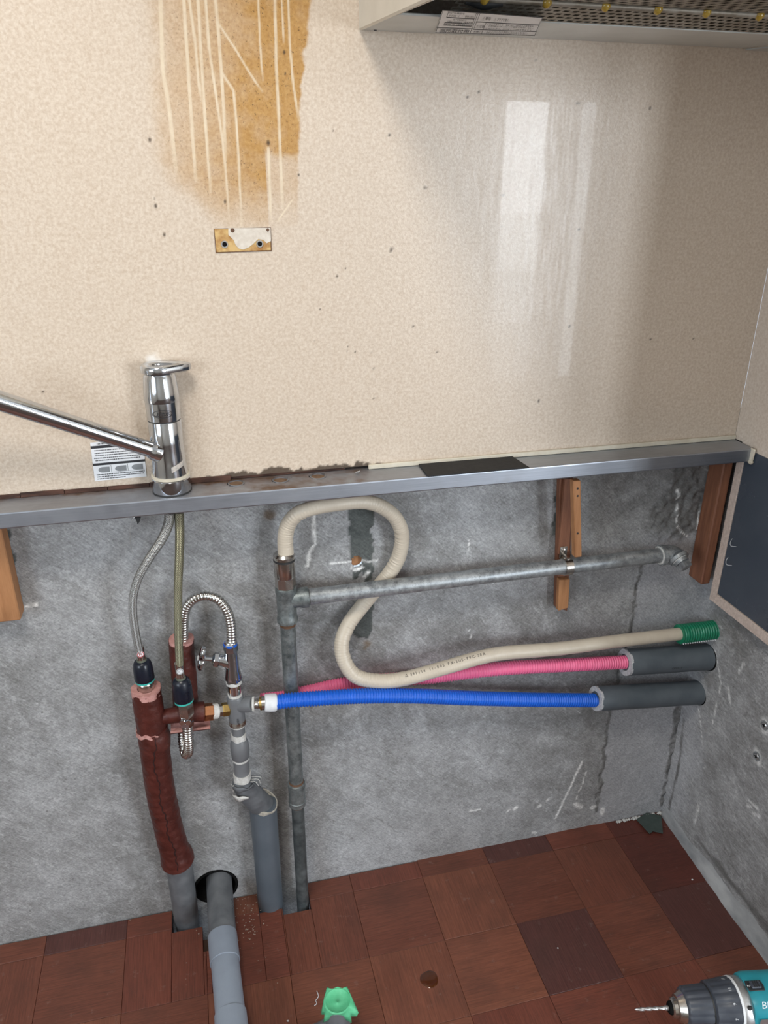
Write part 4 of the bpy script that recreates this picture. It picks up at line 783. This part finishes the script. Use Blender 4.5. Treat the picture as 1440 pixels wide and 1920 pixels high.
# ------------------------------------------------------------------ corrugated steel connectors
fx_ = root('flexible_pipe', P_(1204), 'corrugated stainless flexible pipe arching from the red stub to the stop valve', 'pipe')
T('corrugated_pipe', [(344, 1206, -.030, 8.6), (344, 1180, -.032, 8.8), (345, 1155, -.036, 9), (352, 1134, -.040, 9), (368, 1121, -.043, 9), (388, 1117, -.046, 9), (410, 1125, -.049, 9), (426, 1146, -.051, 9), (433, 1172, -.052, 9), (435, 1206, -.052, 9)], FLEX, fx_, seg=24, step=.0007, rfun=lambda s, th, kd: 1+.075*np.sin(2*math.pi*s/.0048))
turn('pipe_collar', P_(1211), P_(1201), [(0, 10*k), (.8, 10*k), (1, 8.8*k)], FLEX, fx_)
fb = root('flexible_bend', W(352, 1410, -.06), 'short corrugated stainless U bend below the olive hose connector', 'pipe')
T('corrugated_pipe', [(351, 1352, -.080, 9), (352.5, 1375, -.080, 9.2), (354, 1395, -.079, 9.4), (353, 1409, -.073, 9.4), (349, 1413, -.062, 9.2), (345, 1403, -.052, 9), (343, 1388, -.046, 9), (343, 1365, -.042, 8.8)], FLEX, fb, seg=24, step=.0007, rfun=lambda s, th, kd: 1+.075*np.sin(2*math.pi*s/.0044))
turn('bend_nut', W(350, 1340, -.080), W(351, 1362, -.080), [(0, 8*k), (.1, 11*k), (.45, 11.5*k), (.5, 12.6*k), (.85, 12.4*k), (1, 9*k)], CHROME, fb, 6, 20)
for a in (342, 353): q = W(a, 1356, -.0905); turn('nut_face', q+Vector((0, .002, 0)), q, [(0, 5.6*k), (1, 5*k)], CHROME, fb, 10)

# ------------------------------------------------------------------ braided supply hoses
def braided(lab, pts, mat, letter, inkm, cap, nm='braided_hose'):
    r = root(nm, W(pts[-1][0], pts[-1][1], pts[-1][2]), lab, 'hose', 'braided supply hoses'); T('braided_tube', pts, mat, r, seg=24, step=.003)
    (ax_, ay), (bx_, by), y = cap; A = W(ax_, ay, y); B = W(bx_, by, y); kk = mpp(A); d = B-A
    F0 = A-d*.42; cyl('ferrule', F0, A+d*.06, 7.8*kk, NICKEL, r); turn('collar', A-d*.04, A+d*.18, [(0, 9*kk), (1, 11*kk)], pm('olive_plastic', (.12, .13, .10), None, 50, .5), r)
    cp = turn('cap', A, A+d*.58, [(0, 11*kk), (.05, 14.3*kk), (.16, 16.6*kk), (.4, 18*kk), (.9, 18.6*kk), (1, 17.5*kk)], NAVY, r); ringm('teal_band', A+d*.54, A+d*.60, 17.9*kk, 12*kk, TEAL, cp)
    turn('nut', A+d*.57, B, [(0, 13*kk), (.2, 16*kk), (.8, 16*kk), (1, 13.5*kk)], NICKEL, r, 6 if letter == 'C' else 24, 20)
    n = (EYE-F0); t = d.normalized(); n -= t*n.dot(t); n.normalize(); c = F0.lerp(A, .42)+n*(7.9*kk); xd = t.cross(n)*-1
    xd = n.cross(t)*-1; yd = -t; m_ = []; xd = yd.cross(n)
    rr = 6.6*kk
    tagd = turn('round_tag', c+n*.0001, c+n*.0006, [(0, rr), (1, rr)], PAPER, r, 24); V = []; Fc = []
    for i in range(28):
        a = 6.2832*i/28
        for q in (1, .78): V.append(c+n*.0009+(xd*math.cos(a)+yd*math.sin(a))*rr*.95*q)
    for i in range(28): j = (i+1) % 28; Fc.append((2*i, 2*j, 2*j+1, 2*i+1))
    meshobj('tag_ring', V, Fc, inkm, tagd); text('tag_letter', letter, rr*1.25, c-yd*rr*.45, xd, yd, inkm, tagd, .0009, 'CENTER')
    return r
REDI = pm('red_ink', (.55, .06, .07), None, 60, .6)
braided('silver braided supply hose curving left to the red lagged pipe', [(318, 962, -.052, 9.5), (315, 985, -.054, 9.5), (303, 1012, -.056, 9), (281, 1045, -.058, 8.5), (262, 1078, -.059, 8), (251, 1112, -.059, 7.7), (249, 1145, -.058, 7.6), (254, 1185, -.056, 7.5), (262, 1226, -.053, 7.5)], m_braid('silver_braid', (.62, .62, .60), (.45, .45, .44)), 'H', REDI, ((265.5, 1238), (276, 1300), -.052))
braided('olive braided supply hose hanging straight from the tap to the valve branch', [(336, 962, -.050, 9), (337, 1000, -.056, 8.6), (336, 1050, -.066, 8.2), (334, 1100, -.074, 7.9), (334, 1150, -.078, 7.7), (335, 1200, -.080, 7.6), (337, 1246, -.081, 7.6)], m_braid('olive_braid', (.47, .45, .31), (.36, .35, .24)), 'C', INKG, ((339, 1272), (349, 1341), -.080))

# ------------------------------------------------------------------ drain pipe on the floor
dp = root('drain_pipe', F(430, 1915, 0), 'blue grey plastic drain pipe coming out of the wall hole over the floor', 'pipe')
d0 = Vector((hc.x, .10, .050)); q1 = F(413, 1690, .050); q2 = F(421, 1795, .046); q3 = F(432, 1900, .044); kd = mpp(q2)
d1 = Vector((q2.x-.006, -.0, .047)); dir_ = (q3-q2); dir_.z = 0; dir_.normalize()
st0 = Vector((W(411, 1655, 0).x, .05, .050)); st1 = F(418, 1765, .047); st2 = F(424, 1830, .046); st3 = F(441, 1990, .044)
cyl('short_pipe', st0, st1, 24.3*mpp(W(413, 1690, -.05)), PVCD, dp); ax = (st3-st1).normalized(); ko = mpp(st1)
cyl('coupler', st1-ax*.012, st1+ax*.040, 27.2*ko, PVC2, dp); cyl('main_pipe', st1+ax*.03, st1+ax*.26, 25.3*ko, PVC2, dp); cyl('coupler', st1+ax*.128, st1+ax*.175, 27.4*ko, PVC2, dp)
text('printing', 'VP40 1.5', .006, st0.lerp(st1, .62)+Vector((.020, -.0, .0165)), (.08, -1, 0), (.6, 0, .8), INK, dp, .001)
# taped riser
c_top = F(633, 1877, .10); rt = 24*mpp(c_top); tr = root('taped_riser', (c_top.x, c_top.y, 0), 'grey pipe stub on the floor with its open end sealed by green masking tape', 'pipe')
cyl('riser', (c_top.x, c_top.y, .03), (c_top.x, c_top.y, .0955), rt*.97, PVC, tr, seg=32)
yl = F(585, 1912, .05).y
sweep('floor_bend', [(c_top.x-.11, c_top.y-.004, .0262), (c_top.x-.05, c_top.y-.002, .0262), (c_top.x-.015, c_top.y, .030), (c_top.x, c_top.y, .05)], [rt, rt, rt*1.06, rt*1.06], PVC, tr, step=.003, seg=28)
# tape: rim, dished centre and square skirt corners
V = []; Fc = []; n = 56
def sqr(a, e=.72): c, s = math.cos(a), math.sin(a); return 1/max(abs(c), abs(s))**e
lay = []
for q, z in ((.0, -.004), (.5, -.0036), (.85, -.0022), (.97, .0004), (1.05, 0)): lay.append([(q*rt*math.cos(2*math.pi*i/n), q*rt*math.sin(2*math.pi*i/n), z) for i in range(n)])
outl = [(660, 1872, .099), (650, 1849, .101), (642, 1855, .1), (633, 1851, .101), (622, 1856, .1), (613, 1851, .101), (608, 1872, .098), (602, 1902, .082), (604, 1918, .074), (613, 1902, .084), (633, 1903, .085), (652, 1904, .084), (660, 1918, .074), (664, 1907, .082), (674, 1903, .090)]
op = [F(a, b, z)-Vector((c_top.x, c_top.y, .1005)) for a, b, z in outl]; oa = [math.atan2(p.y, p.x) % (2*math.pi) for p in op]; oo = sorted(range(len(op)), key=lambda q: oa[q])
def outer(a):
    a %= 2*math.pi; xs = [oa[q] for q in oo]; xs2 = [xs[-1]-2*math.pi]+xs+[xs[0]+2*math.pi]; ps = [op[oo[-1]]]+[op[q] for q in oo]+[op[oo[0]]]
    for q in range(len(xs2)-1):
        if xs2[q] <= a <= xs2[q+1]: return ps[q].lerp(ps[q+1], (a-xs2[q])/(xs2[q+1]-xs2[q]+1e-9))
rim = lay[-1]; lay.append([tuple(Vector(rim[i]).lerp(outer(2*math.pi*i/n), .5)+Vector((0, 0, .001))) for i in range(n)]); lay.append([tuple(outer(2*math.pi*i/n)) for i in range(n)])
for L in lay: V += [Vector(p)+Vector((c_top.x, c_top.y, .1005)) for p in L]
for a in range(len(lay)-1):
    for i in range(n): j = (i+1) % n; Fc.append((a*n+i, a*n+j, a*n+n+j, a*n+n+i))
o = meshobj('green_tape', V, Fc, GREENT, tr, 50); m = o.modifiers.new('s', 'SOLIDIFY'); m.thickness = .0006

# ------------------------------------------------------------------ range hood
hx0, hx1, hx2 = .226, .758, XP-.001; zb = 1.4118; yb = YP-.001; yf = -.46; slope = -.012/.12
zz_ = lambda y: zb+(y-yb)*.066
hd_ = root('range_hood', (.5, yb, zb), 'ivory range hood over the cream board with greasy filter and white rating label', 'range hood')
th = .004
hexa('left_side', [(hx0, yb, zz_(yb)), (hx0, yf, zz_(yf)), (hx0, yf, 1.72), (hx0, yb, 1.72)], (th, 0, 0), HOODM, hd_, .002)
hexa('right_side', [(hx1-th, yb, zz_(yb)), (hx1-th, yf, zz_(yf)), (hx1-th, yf, 1.72), (hx1-th, yb, 1.72)], (th, 0, 0), HOODM, hd_, .001)
hexa('front', [(hx0, yf, zz_(yf)-.002), (hx1, yf, zz_(yf)-.002), (hx1, yf, 1.72), (hx0, yf, 1.72)], (0, -th, 0), HOODM, hd_, .001)
box('top', (hx0, yf, 1.72), (hx1, yb, 1.724), HOODM, hd_, .001)
hexa('inner_back', [(hx0+th, yb-.0005, 1.45), (hx1-th, yb-.0005, 1.45), (hx1-th, yb-.0005, 1.72), (hx0+th, yb-.0005, 1.72)], (0, -.002, 0), HOLE, hd_, 0)
yg = F(1000, 33, zz_(-.12)).y
zi = lambda y: zz_(y)+.0008
hexa('grey_rim', [(hx0+th, yb, zi(yb)), (hx0+th, yg, zi(yg)), (hx1-th-.001, yg, zi(yg)), (hx1-th-.001, yb, zi(yb))], (0, 0, .0025), HOODG, hd_, .0006)
hexa('left_lip', [(hx0+th+.0005, yb-.002, zz_(yb)+.001), (hx0+.035, yf+.02, zz_(yf)+.012), (hx0+th+.0005, yf+.02, zz_(yf)+.001)], (0, 0, .002), HOODM, hd_, .0005)
hexa('filler_panel', [(hx1+.0022, yb, zi(yb)-.002), (hx1+.0022, yf, zi(yf)-.002), (hx2, yf, zi(yf)-.002), (hx2, yb, zi(yb)-.002)], (0, 0, .02), HOODG, hd_, .0005)
hexa('panel_gap', [(hx1, yb, zi(yb)), (hx1, yf, zi(yf)), (hx1+.0022, yf, zi(yf)), (hx1+.0022, yb, zi(yb))], (0, 0, .01), HOLE, hd_, 0)
def perforated(name, o, u, v, nu, nv, mat, parent, skew=.5):
    o = Vector(o); u = Vector(u)/nu; v = Vector(v)/nv; V = []; Fc = []
    for b in range(nv):
        for a in range(nu):
            c = o+u*(a+(skew*(b % 2)))+v*b; q = len(V); g = (.16, .26)
            V += [c, c+u, c+u+v, c+v, c+u*g[0]+v*g[1], c+u*(.78)+v*g[1], c+u*(.98)+v*(1-g[1]), c+u*(.34)+v*(1-g[1])]
            for e in range(4): f = (e+1) % 4; Fc.append((q+e, q+f, q+4+f, q+4+e))
    return meshobj(name, V, Fc, mat, parent)
xa, xb_ = hx0+.055, hx1-.012; y1, y2 = yg-.001, yg-.045; z1, z2 = zi(yg)+.001, zi(yg)+.010
perforated('filter_edge', (xa, y1, z1), (xb_-xa, 0, 0), (0, y2-y1, z2-z1), 46, 6, MESH, hd_)
sweep('filter_rail', [(xa-.02, y2-.002, z2-.001), ((xa+xb_)/2, y2-.002, z2-.001), (xb_, y2-.002, z2-.001)], .0032, MESH, hd_, seg=10, step=.05)
y3 = y2-.006; perforated('filter_mesh', (xa-.02, y3, z2), (xb_-xa+.02, 0, 0), (0, yf+.012-y3, zi(yf)+.012-z2), 40, 18, MESH, hd_)
box('filter_cavity', (hx0+.01, yf+.006, z2+.016), (hx1-.008, yg-.004, z2+.02), HOLE, hd_, 0)
for i in range(8):
    x = xa+.03+i*.062+random.uniform(-.01, .01); c = Vector((x, y2-.003, z2-.003)); turn('grease_drop', c+Vector((0, 0, .003)), c+Vector((0, 0, -.0035)), [(0, .005), (.4, .0052), (.8, .003), (1, .001)], GREASE, hd_, 12, 80)
c = Vector((hx0+.085, y2+.012, z2-.002)); sweep('filter_knob', [c+Vector((-.02, 0, 0)), c, c+Vector((.018, -.004, 0))], [.002, .006, .003], BLACK, hd_, seg=12)
p = Vector((hx0+.018, yb-.010, zi(yb)-.0015)); turn('rivet', p+Vector((0, 0, .002)), p, [(0, .0022), (1, .0018)], BLACK, hd_, 10)
# rating label on the rim
lz = lambda y: zi(y)-.0008+.0
def HF(px, py): d = _ray(px, py); n = Vector((0, -.066, 1)); p0 = Vector((0, yb, zi(yb)-.0004)); return EYE+d*((p0-EYE).dot(n)/d.dot(n))
L0, L1, L2, L3 = HF(816, 60), HF(1003, 65.5), HF(1018, 31), HF(830, 17)
def lp(u, v, d=.0): p = (L0*(1-u)+L1*u)*(1-v)+(L3*(1-u)+L2*u)*v; return p+Vector((0, 0, -.0006-d))
lb = rects('rating_label', [[lp(0, 0), lp(1, 0), lp(1, 1), lp(0, 1)]], PAPER, hd_)
def lq(u0, v0, u1, v1): return [lp(u0, v0, .0003), lp(u1, v0, .0003), lp(u1, v1, .0003), lp(u0, v1, .0003)]
t_ = .012; lines = []
for u0, v0, u1, v1 in ((.0, .27, .36, .275), (.06, .40, .33, .40), (.06, .52, .33, .52), (.06, .74, .33, .74), (.36, .25, 1, .25), (.36, .62, 1, .62)): lines.append(lq(u0, v0-t_, u1, v0+t_))
for u0, v0, v1 in ((.005, 0, 1), (.995, 0, 1), (.345, 0, 1), (.46, 0, .62), (.06, .40, .52), (.33, .40, 1), (.06, .74, .97), (.365, .3, 1)): lines.append(lq(u0-.002, v0, u0+.002, v1))
lines += [lq(0, -.0, 1, .02), lq(0, .98, 1, 1)]
rects('label_rules', lines, INK, hd_)
ux_ = (L1-L0).normalized(); uy_ = (L3-L0).normalized(); Lh = (L3-L0).length; Lw = (L1-L0).length
uyv = (uy_-ux_*uy_.dot(ux_)).normalized()
def lt(body, u, v, h, w):
    o = text('label_text', body, Lh*h, (0, 0, 0), (1, 0, 0), (0, 1, 0), INK, None, 0, 'LEFT', 1, 1.); off = o.location; V = []
    for q in o.data.vertices:
        c = q.co+off; V.append(lp(u+c.x*w, v+c.y/Lh, .0005))
    Fc = [tuple(p.vertices) for p in o.data.polygons]; me = o.data; ORG.pop(o); bpy.data.objects.remove(o); bpy.data.meshes.remove(me)
    return meshobj('label_text', V, Fc, INK, hd_)
lt('高所取付用', .035, .05, .22, .29); lt('製造年 1998  三菱電機株式会社', .07, .42, .085, .25); lt('100V 50/60Hz 74/82W', .075, .545, .10, .25); lt('KY02641S', .13, .645, .09, .13); lt('V-316K  -1', .075, .79, .11, .10); lt('第091-9321', .23, .79, .10, .09); lt('MITSUBISHI', .065, .90, .085, .15)
lt('お願い', .372, .09, .13, .075); lt('⚠注意', .372, .36, .15, .085); lt('⚠警告', .40, .74, .15, .09); lt('⚠ プラグを抜く。', .52, .74, .13, .16)
for body, v in (('・レンジフードで使用しないでください。', .165), ('・直射する所の取り付けはおやめください。', .095), ('・フィルターの手入れは早めにしてください。', .03)): lt(body, .475, v, .066, .44)
for body, v in (('⚠外して洗うとき、電源100V・20A以上の電源専用。', .52), ('　の配線は1.7mm以上の電線を使用しない。', .435), ('⚠ぬれた手で、抜き差しや点検を禁止する。', .31)): lt(body, .47, v, .075, .48)

# ------------------------------------------------------------------ cordless drill standing on its battery
zd = .185; t0 = F(1190, 1893, zd); t1 = F(1345, 1885, zd); ad = (t1-t0); ad.z = 0; ad.normalize(); t0 = Vector((t0.x, t0.y, zd)); kq = mpp(t1); sd = Vector((-ad.y, ad.x, 0)); upv = Vector((0, 0, 1))
def along(px): return t0+ad*((F(px, 1890, zd)-t0).dot(ad))
dl = root('cordless_drill', (along(1450).x, along(1450).y, 0), 'teal and black cordless drill with a thin bit standing on the floor', 'drill')
sweep('drill_bit', [t0, t0+ad*.004, t0+ad*.012, along(1262)], [.0004, .0020, .0024, .0024], ALU, dl, seg=16, step=.0006, rfun=lambda s, th, kd: 1-.22*np.clip(np.sin(2*th-s*620), 0, 1))
cyl('bit_shank', along(1246), along(1262), .0032, ALU, dl)
P1 = lambda a, b, prof, m, nm, seg=32, rf=None: turn(nm, along(a), along(b), [(f, r*kq) for f, r in prof], m, dl, seg, 35, rf)
P1(1253, 1262, [(0, 9), (.2, 11), (1, 13)], HOLE, 'chuck_mouth')
P1(1258, 1282, [(0, 14), (.1, 17), (.35, 18), (.4, 22), (1, 30)], NICKEL, 'chuck_nose')
gr_ = lambda q: 1-.035*(math.cos(q*14) > .5)
P1(1279, 1325, [(0, 29), (.06, 33), (.12, 34.5), (1, 37)], CHUCK, 'chuck_sleeve', 84, gr_)
P1(1322, 1332, [(0, 34), (1, 38)], BLACK, 'chuck_gap')
P1(1328, 1376, [(0, 38), (.05, 42), (.5, 43.5), (.55, 45), (1, 46.5)], CHUCK, 'clutch_ring', 96, lambda q: 1-.03*(math.cos(q*16) > .55))
P1(1374, 1378, [(0, 47.4), (1, 47.8)], WHITE, 'index_line')
P1(1377, 1398, [(0, 46.5), (.2, 47.5), (.8, 47), (1, 44)], ALU, 'gear_case')
for i, tx in enumerate(('13', '11', '9', '7', '5', '3')):
    a = math.radians(118-i*30)    # around the axis, 90 = top
    n = (upv*math.sin(a)-sd*math.cos(a)); t = ad.cross(n); p = along(1364)+n*(45.8*kq)
    text('clutch_number', tx, .0058, p, -t.normalized() if False else n.cross(ad).normalized()*-1 if False else ad.cross(n).normalized()*-1, ad*-1, WHITE, dl, .0006, 'CENTER')
def ell(nm, a, b, prof, mat, seg=40, e=3.2):
    A = along(a); B = along(b); V = []; Fc = []
    for f, hw, up_, dn in prof:
        for i in range(seg):
            q = 2*math.pi*i/seg; c, s = math.cos(q), math.sin(q); rr = (abs(c)**e+abs(s)**e)**(-1/e); V.append(A.lerp(B, f)+sd*(c*rr*hw*kq)+upv*(s*rr*(up_ if s > 0 else dn)*kq))
    for L in range(len(prof)-1):
        for i in range(seg): j = (i+1) % seg; Fc.append((L*seg+i, L*seg+j, L*seg+seg+j, L*seg+seg+i))
    Fc.append(tuple(range(seg))[::-1]); Fc.append(tuple((len(prof)-1)*seg+i for i in range(seg)))
    return meshobj(nm, V, Fc, mat, dl, 40)
ell('motor_housing', 1394, 1560, [(0, 44, 47, 44), (.05, 46, 50, 46), (.5, 46, 50, 46), (.9, 44, 47, 44), (1, 36, 38, 36)], TEALB)
ell('rear_grip', 1520, 1568, [(0, 47, 50, 47), (.7, 44, 46, 44), (1, 34, 36, 34)], CHUCK)
c = along(1409)+upv*(50*kq); sl_ = root  # speed slider on top
bx_ = [c+ad*a*kq+sd*b*kq for a, b in ((-15, -10), (15, -10), (17, 0), (15, 10), (-15, 10), (-17, 0))]
hexa('slider_recess', bx_, (0, 0, .0012), BLACK, dl, .0006); hexa('speed_slider', [c+upv*.0012+ad*a*kq+sd*b*kq for a, b in ((-9, -7), (10, -7), (10, 7), (-9, 7))], (0, 0, .0032), CHUCK, dl, .001)
for a in (-3, 1, 5): q = c+upv*.0044+ad*a*kq; hexa('slider_rib', [q+ad*-.8*kq+sd*-6*kq, q+ad*.8*kq+sd*-6*kq, q+ad*.8*kq+sd*6*kq, q+ad*-.8*kq+sd*6*kq], (0, 0, .0008), BLACK, dl, 0)
text('speed_number', '2', .0065, c+upv*.001-ad*15*kq-sd*1*kq, sd*-1, ad*-1 if False else ad, WHITE, dl, .001, 'CENTER')
sfac = along(1410)-sd*(46.6*kq)
text('lettering', 'BL', .013, along(1402)-sd*(38*kq)+upv*(46.5*kq), ad, sd*.5+upv*.85, WHITE, dl, .003)
text('lettering', 'makita', .024, along(1384)-sd*(46.2*kq)-upv*(12*kq), ad, upv, WHITE, dl, .0012, 'LEFT', 1.15)
hexa('grey_band', [along(1402)-sd*(46.3*kq)+upv*(26*kq), along(1470)-sd*(46.3*kq)+upv*(26*kq), along(1470)-sd*(46.3*kq)+upv*(14*kq), along(1402)-sd*(46.3*kq)+upv*(12*kq)], -sd*.0008, ALU, dl, 0)
for a, h in ((1387, 36), (1385, 2)): q = along(a)-sd*(math.sqrt(max(47**2-h*h, 1))*kq)+upv*(h*kq); turn('case_screw', q, q-sd*.002+upv*.0006, [(0, .0032), (1, .0028)], BLACK, dl, 10)
hexa('handle', [along(1440)+upv*(-44*kq), along(1510)+upv*(-44*kq), along(1530)-upv*(zd-.062), along(1458)-upv*(zd-.062)], sd*.034, CHUCK, dl, .006)
for o in [x for x in dl.children if x.name.startswith('handle')]:
    for v in o.data.vertices: v.co -= sd*.017
b0 = along(1492); hexa('battery', [Vector((b0.x, b0.y, .0))+ad*a+sd*b for a, b in ((-.058, -.036), (.058, -.036), (.058, .036), (-.058, .036))], (0, 0, .066), BLACK, dl, .006)
box_t = along(1446)-upv*(58*kq); hexa('trigger', [box_t+ad*-.012+upv*.012, box_t+ad*.004+upv*.014, box_t+ad*.006-upv*.020, box_t+ad*-.006-upv*.020], sd*.012, BLACK, dl, .002)
# ------------------------------------------------------------------ small scraps
tag(hexa('corner_scrap', [F(a, b, .004) for a, b in ((1193, 1537), (1212, 1524), (1240, 1530), (1243, 1563), (1224, 1559), (1218, 1564))], (0, 0, .0012), SCRAP, None, .0003), 'dark green torn sheet scrap lying in the floor corner', 'scrap')
tag(hexa('wood_chip', [F(a, b, .012) for a, b in ((1190, 1517), (1202, 1508), (1216, 1506), (1212, 1513), (1200, 1518))], (0, -.003, .003), WOOD2, None, .0008), 'small orange wood chip by the corner of the concrete walls', 'scrap')
rub = []
random.seed(3)
for i in range(26):
    p = F(1150+i*4.0, 1532-i*.7+random.uniform(-3, 3), 0); s_r = random.uniform(.002, .0055); n = 6
    rub.append((p, s_r))
bm = bmesh.new()
for p, s_r in rub:
    for v in bmesh.ops.create_icosphere(bm, subdivisions=1, radius=s_r)['verts']: v.co = Vector((v.co.x*random.uniform(.7, 1.4), v.co.y*random.uniform(.7, 1.2), v.co.z*.6))+Vector((min(p.x, XR-.006), min(p.y, -.006), .0008+s_r*.3))
tag(bmobj('mortar_rubble', bm, PLASTER), 'crumbled pale mortar rubble along the floor corner', 'rubble', kind='stuff')
bm = bmesh.new()
for i in range(110):
    p = F(random.gauss(462, 16), random.gauss(1728, 26), 0) if i < 75 else F(random.gauss(405, 60), random.gauss(1770, 40), 0)
    if p.y > -.004: continue
    s_r = random.uniform(.0004, .0012)
    for v in bmesh.ops.create_icosphere(bm, subdivisions=1, radius=s_r)['verts']: v.co = Vector((v.co.x*random.uniform(.6, 1.8), v.co.y, v.co.z*.5))+Vector((p.x, p.y, s_r*.4))
tag(bmobj('floor_dust', bm, pm('brownish_dust', (.42, .36, .31), (.30, .22, .17), 300, .95)), 'pale plaster crumbs scattered on the floor round the drain pipe', 'dust', kind='stuff')
dd = F(805, 1836, 0); tag(turn('oil_drop', dd, dd+Vector((0, 0, .0012)), [(0, .0155), (.5, .0145), (1, .009)], AMBER, None, 28, 80, lambda q: 1+.05*math.sin(3*q)), 'round amber liquid drop on the parquet floor', 'liquid')
chips = [(1298, 1650, .0022, 'white plaster crumb near the right floor edge'), (408, 1762, .0034, 'largest white plaster crumb left of the drain pipe'), (1046, 1778, .0016, 'tiny white crumb on the dark parquet tile'), (540, 1915, .002, 'white crumb left of the green taped pipe')]
for a, b, s_r, lab in chips:
    p = F(a, b, 0); pts = [p+Vector((math.cos(q*1.256)*s_r*random.uniform(.7, 1.2), math.sin(q*1.256)*s_r*random.uniform(.6, 1), .0003)) for q in range(5)]
    tag(hexa('plaster_crumb', pts, (0, 0, s_r*.6), WHITE, None, .0002), lab, 'crumb', 'plaster crumbs on the floor')
p = F(594, 1862, .0015); q2_ = [F(a, b, .0015) for a, b in ((594, 1858), (597, 1868), (592, 1876), (594, 1881), (589, 1886), (594, 1882))]
tag(sweep('thread_scrap', q2_, .0006, WHITE, None, seg=6, step=.001), 'curled white thread on the floor left of the green tape', 'thread')
p_ = W(256, 974, -.06); wr_ = root('loose_wire', p_, 'thin loose wire with a black clip hanging under the ledge left of the hoses', 'wire')
sweep('wire', [W(a, b, -.06) for a, b in ((256, 966), (247, 976), (244, 995), (245, 1020), (250, 1042))], .0004, ALU, wr_, seg=6, step=.003); hexa('clip', [W(a, b, -.06) for a, b in ((252, 970), (264, 970), (262, 978), (258, 984), (256, 977))], (0, .003, 0), BLACK, wr_, .0003)
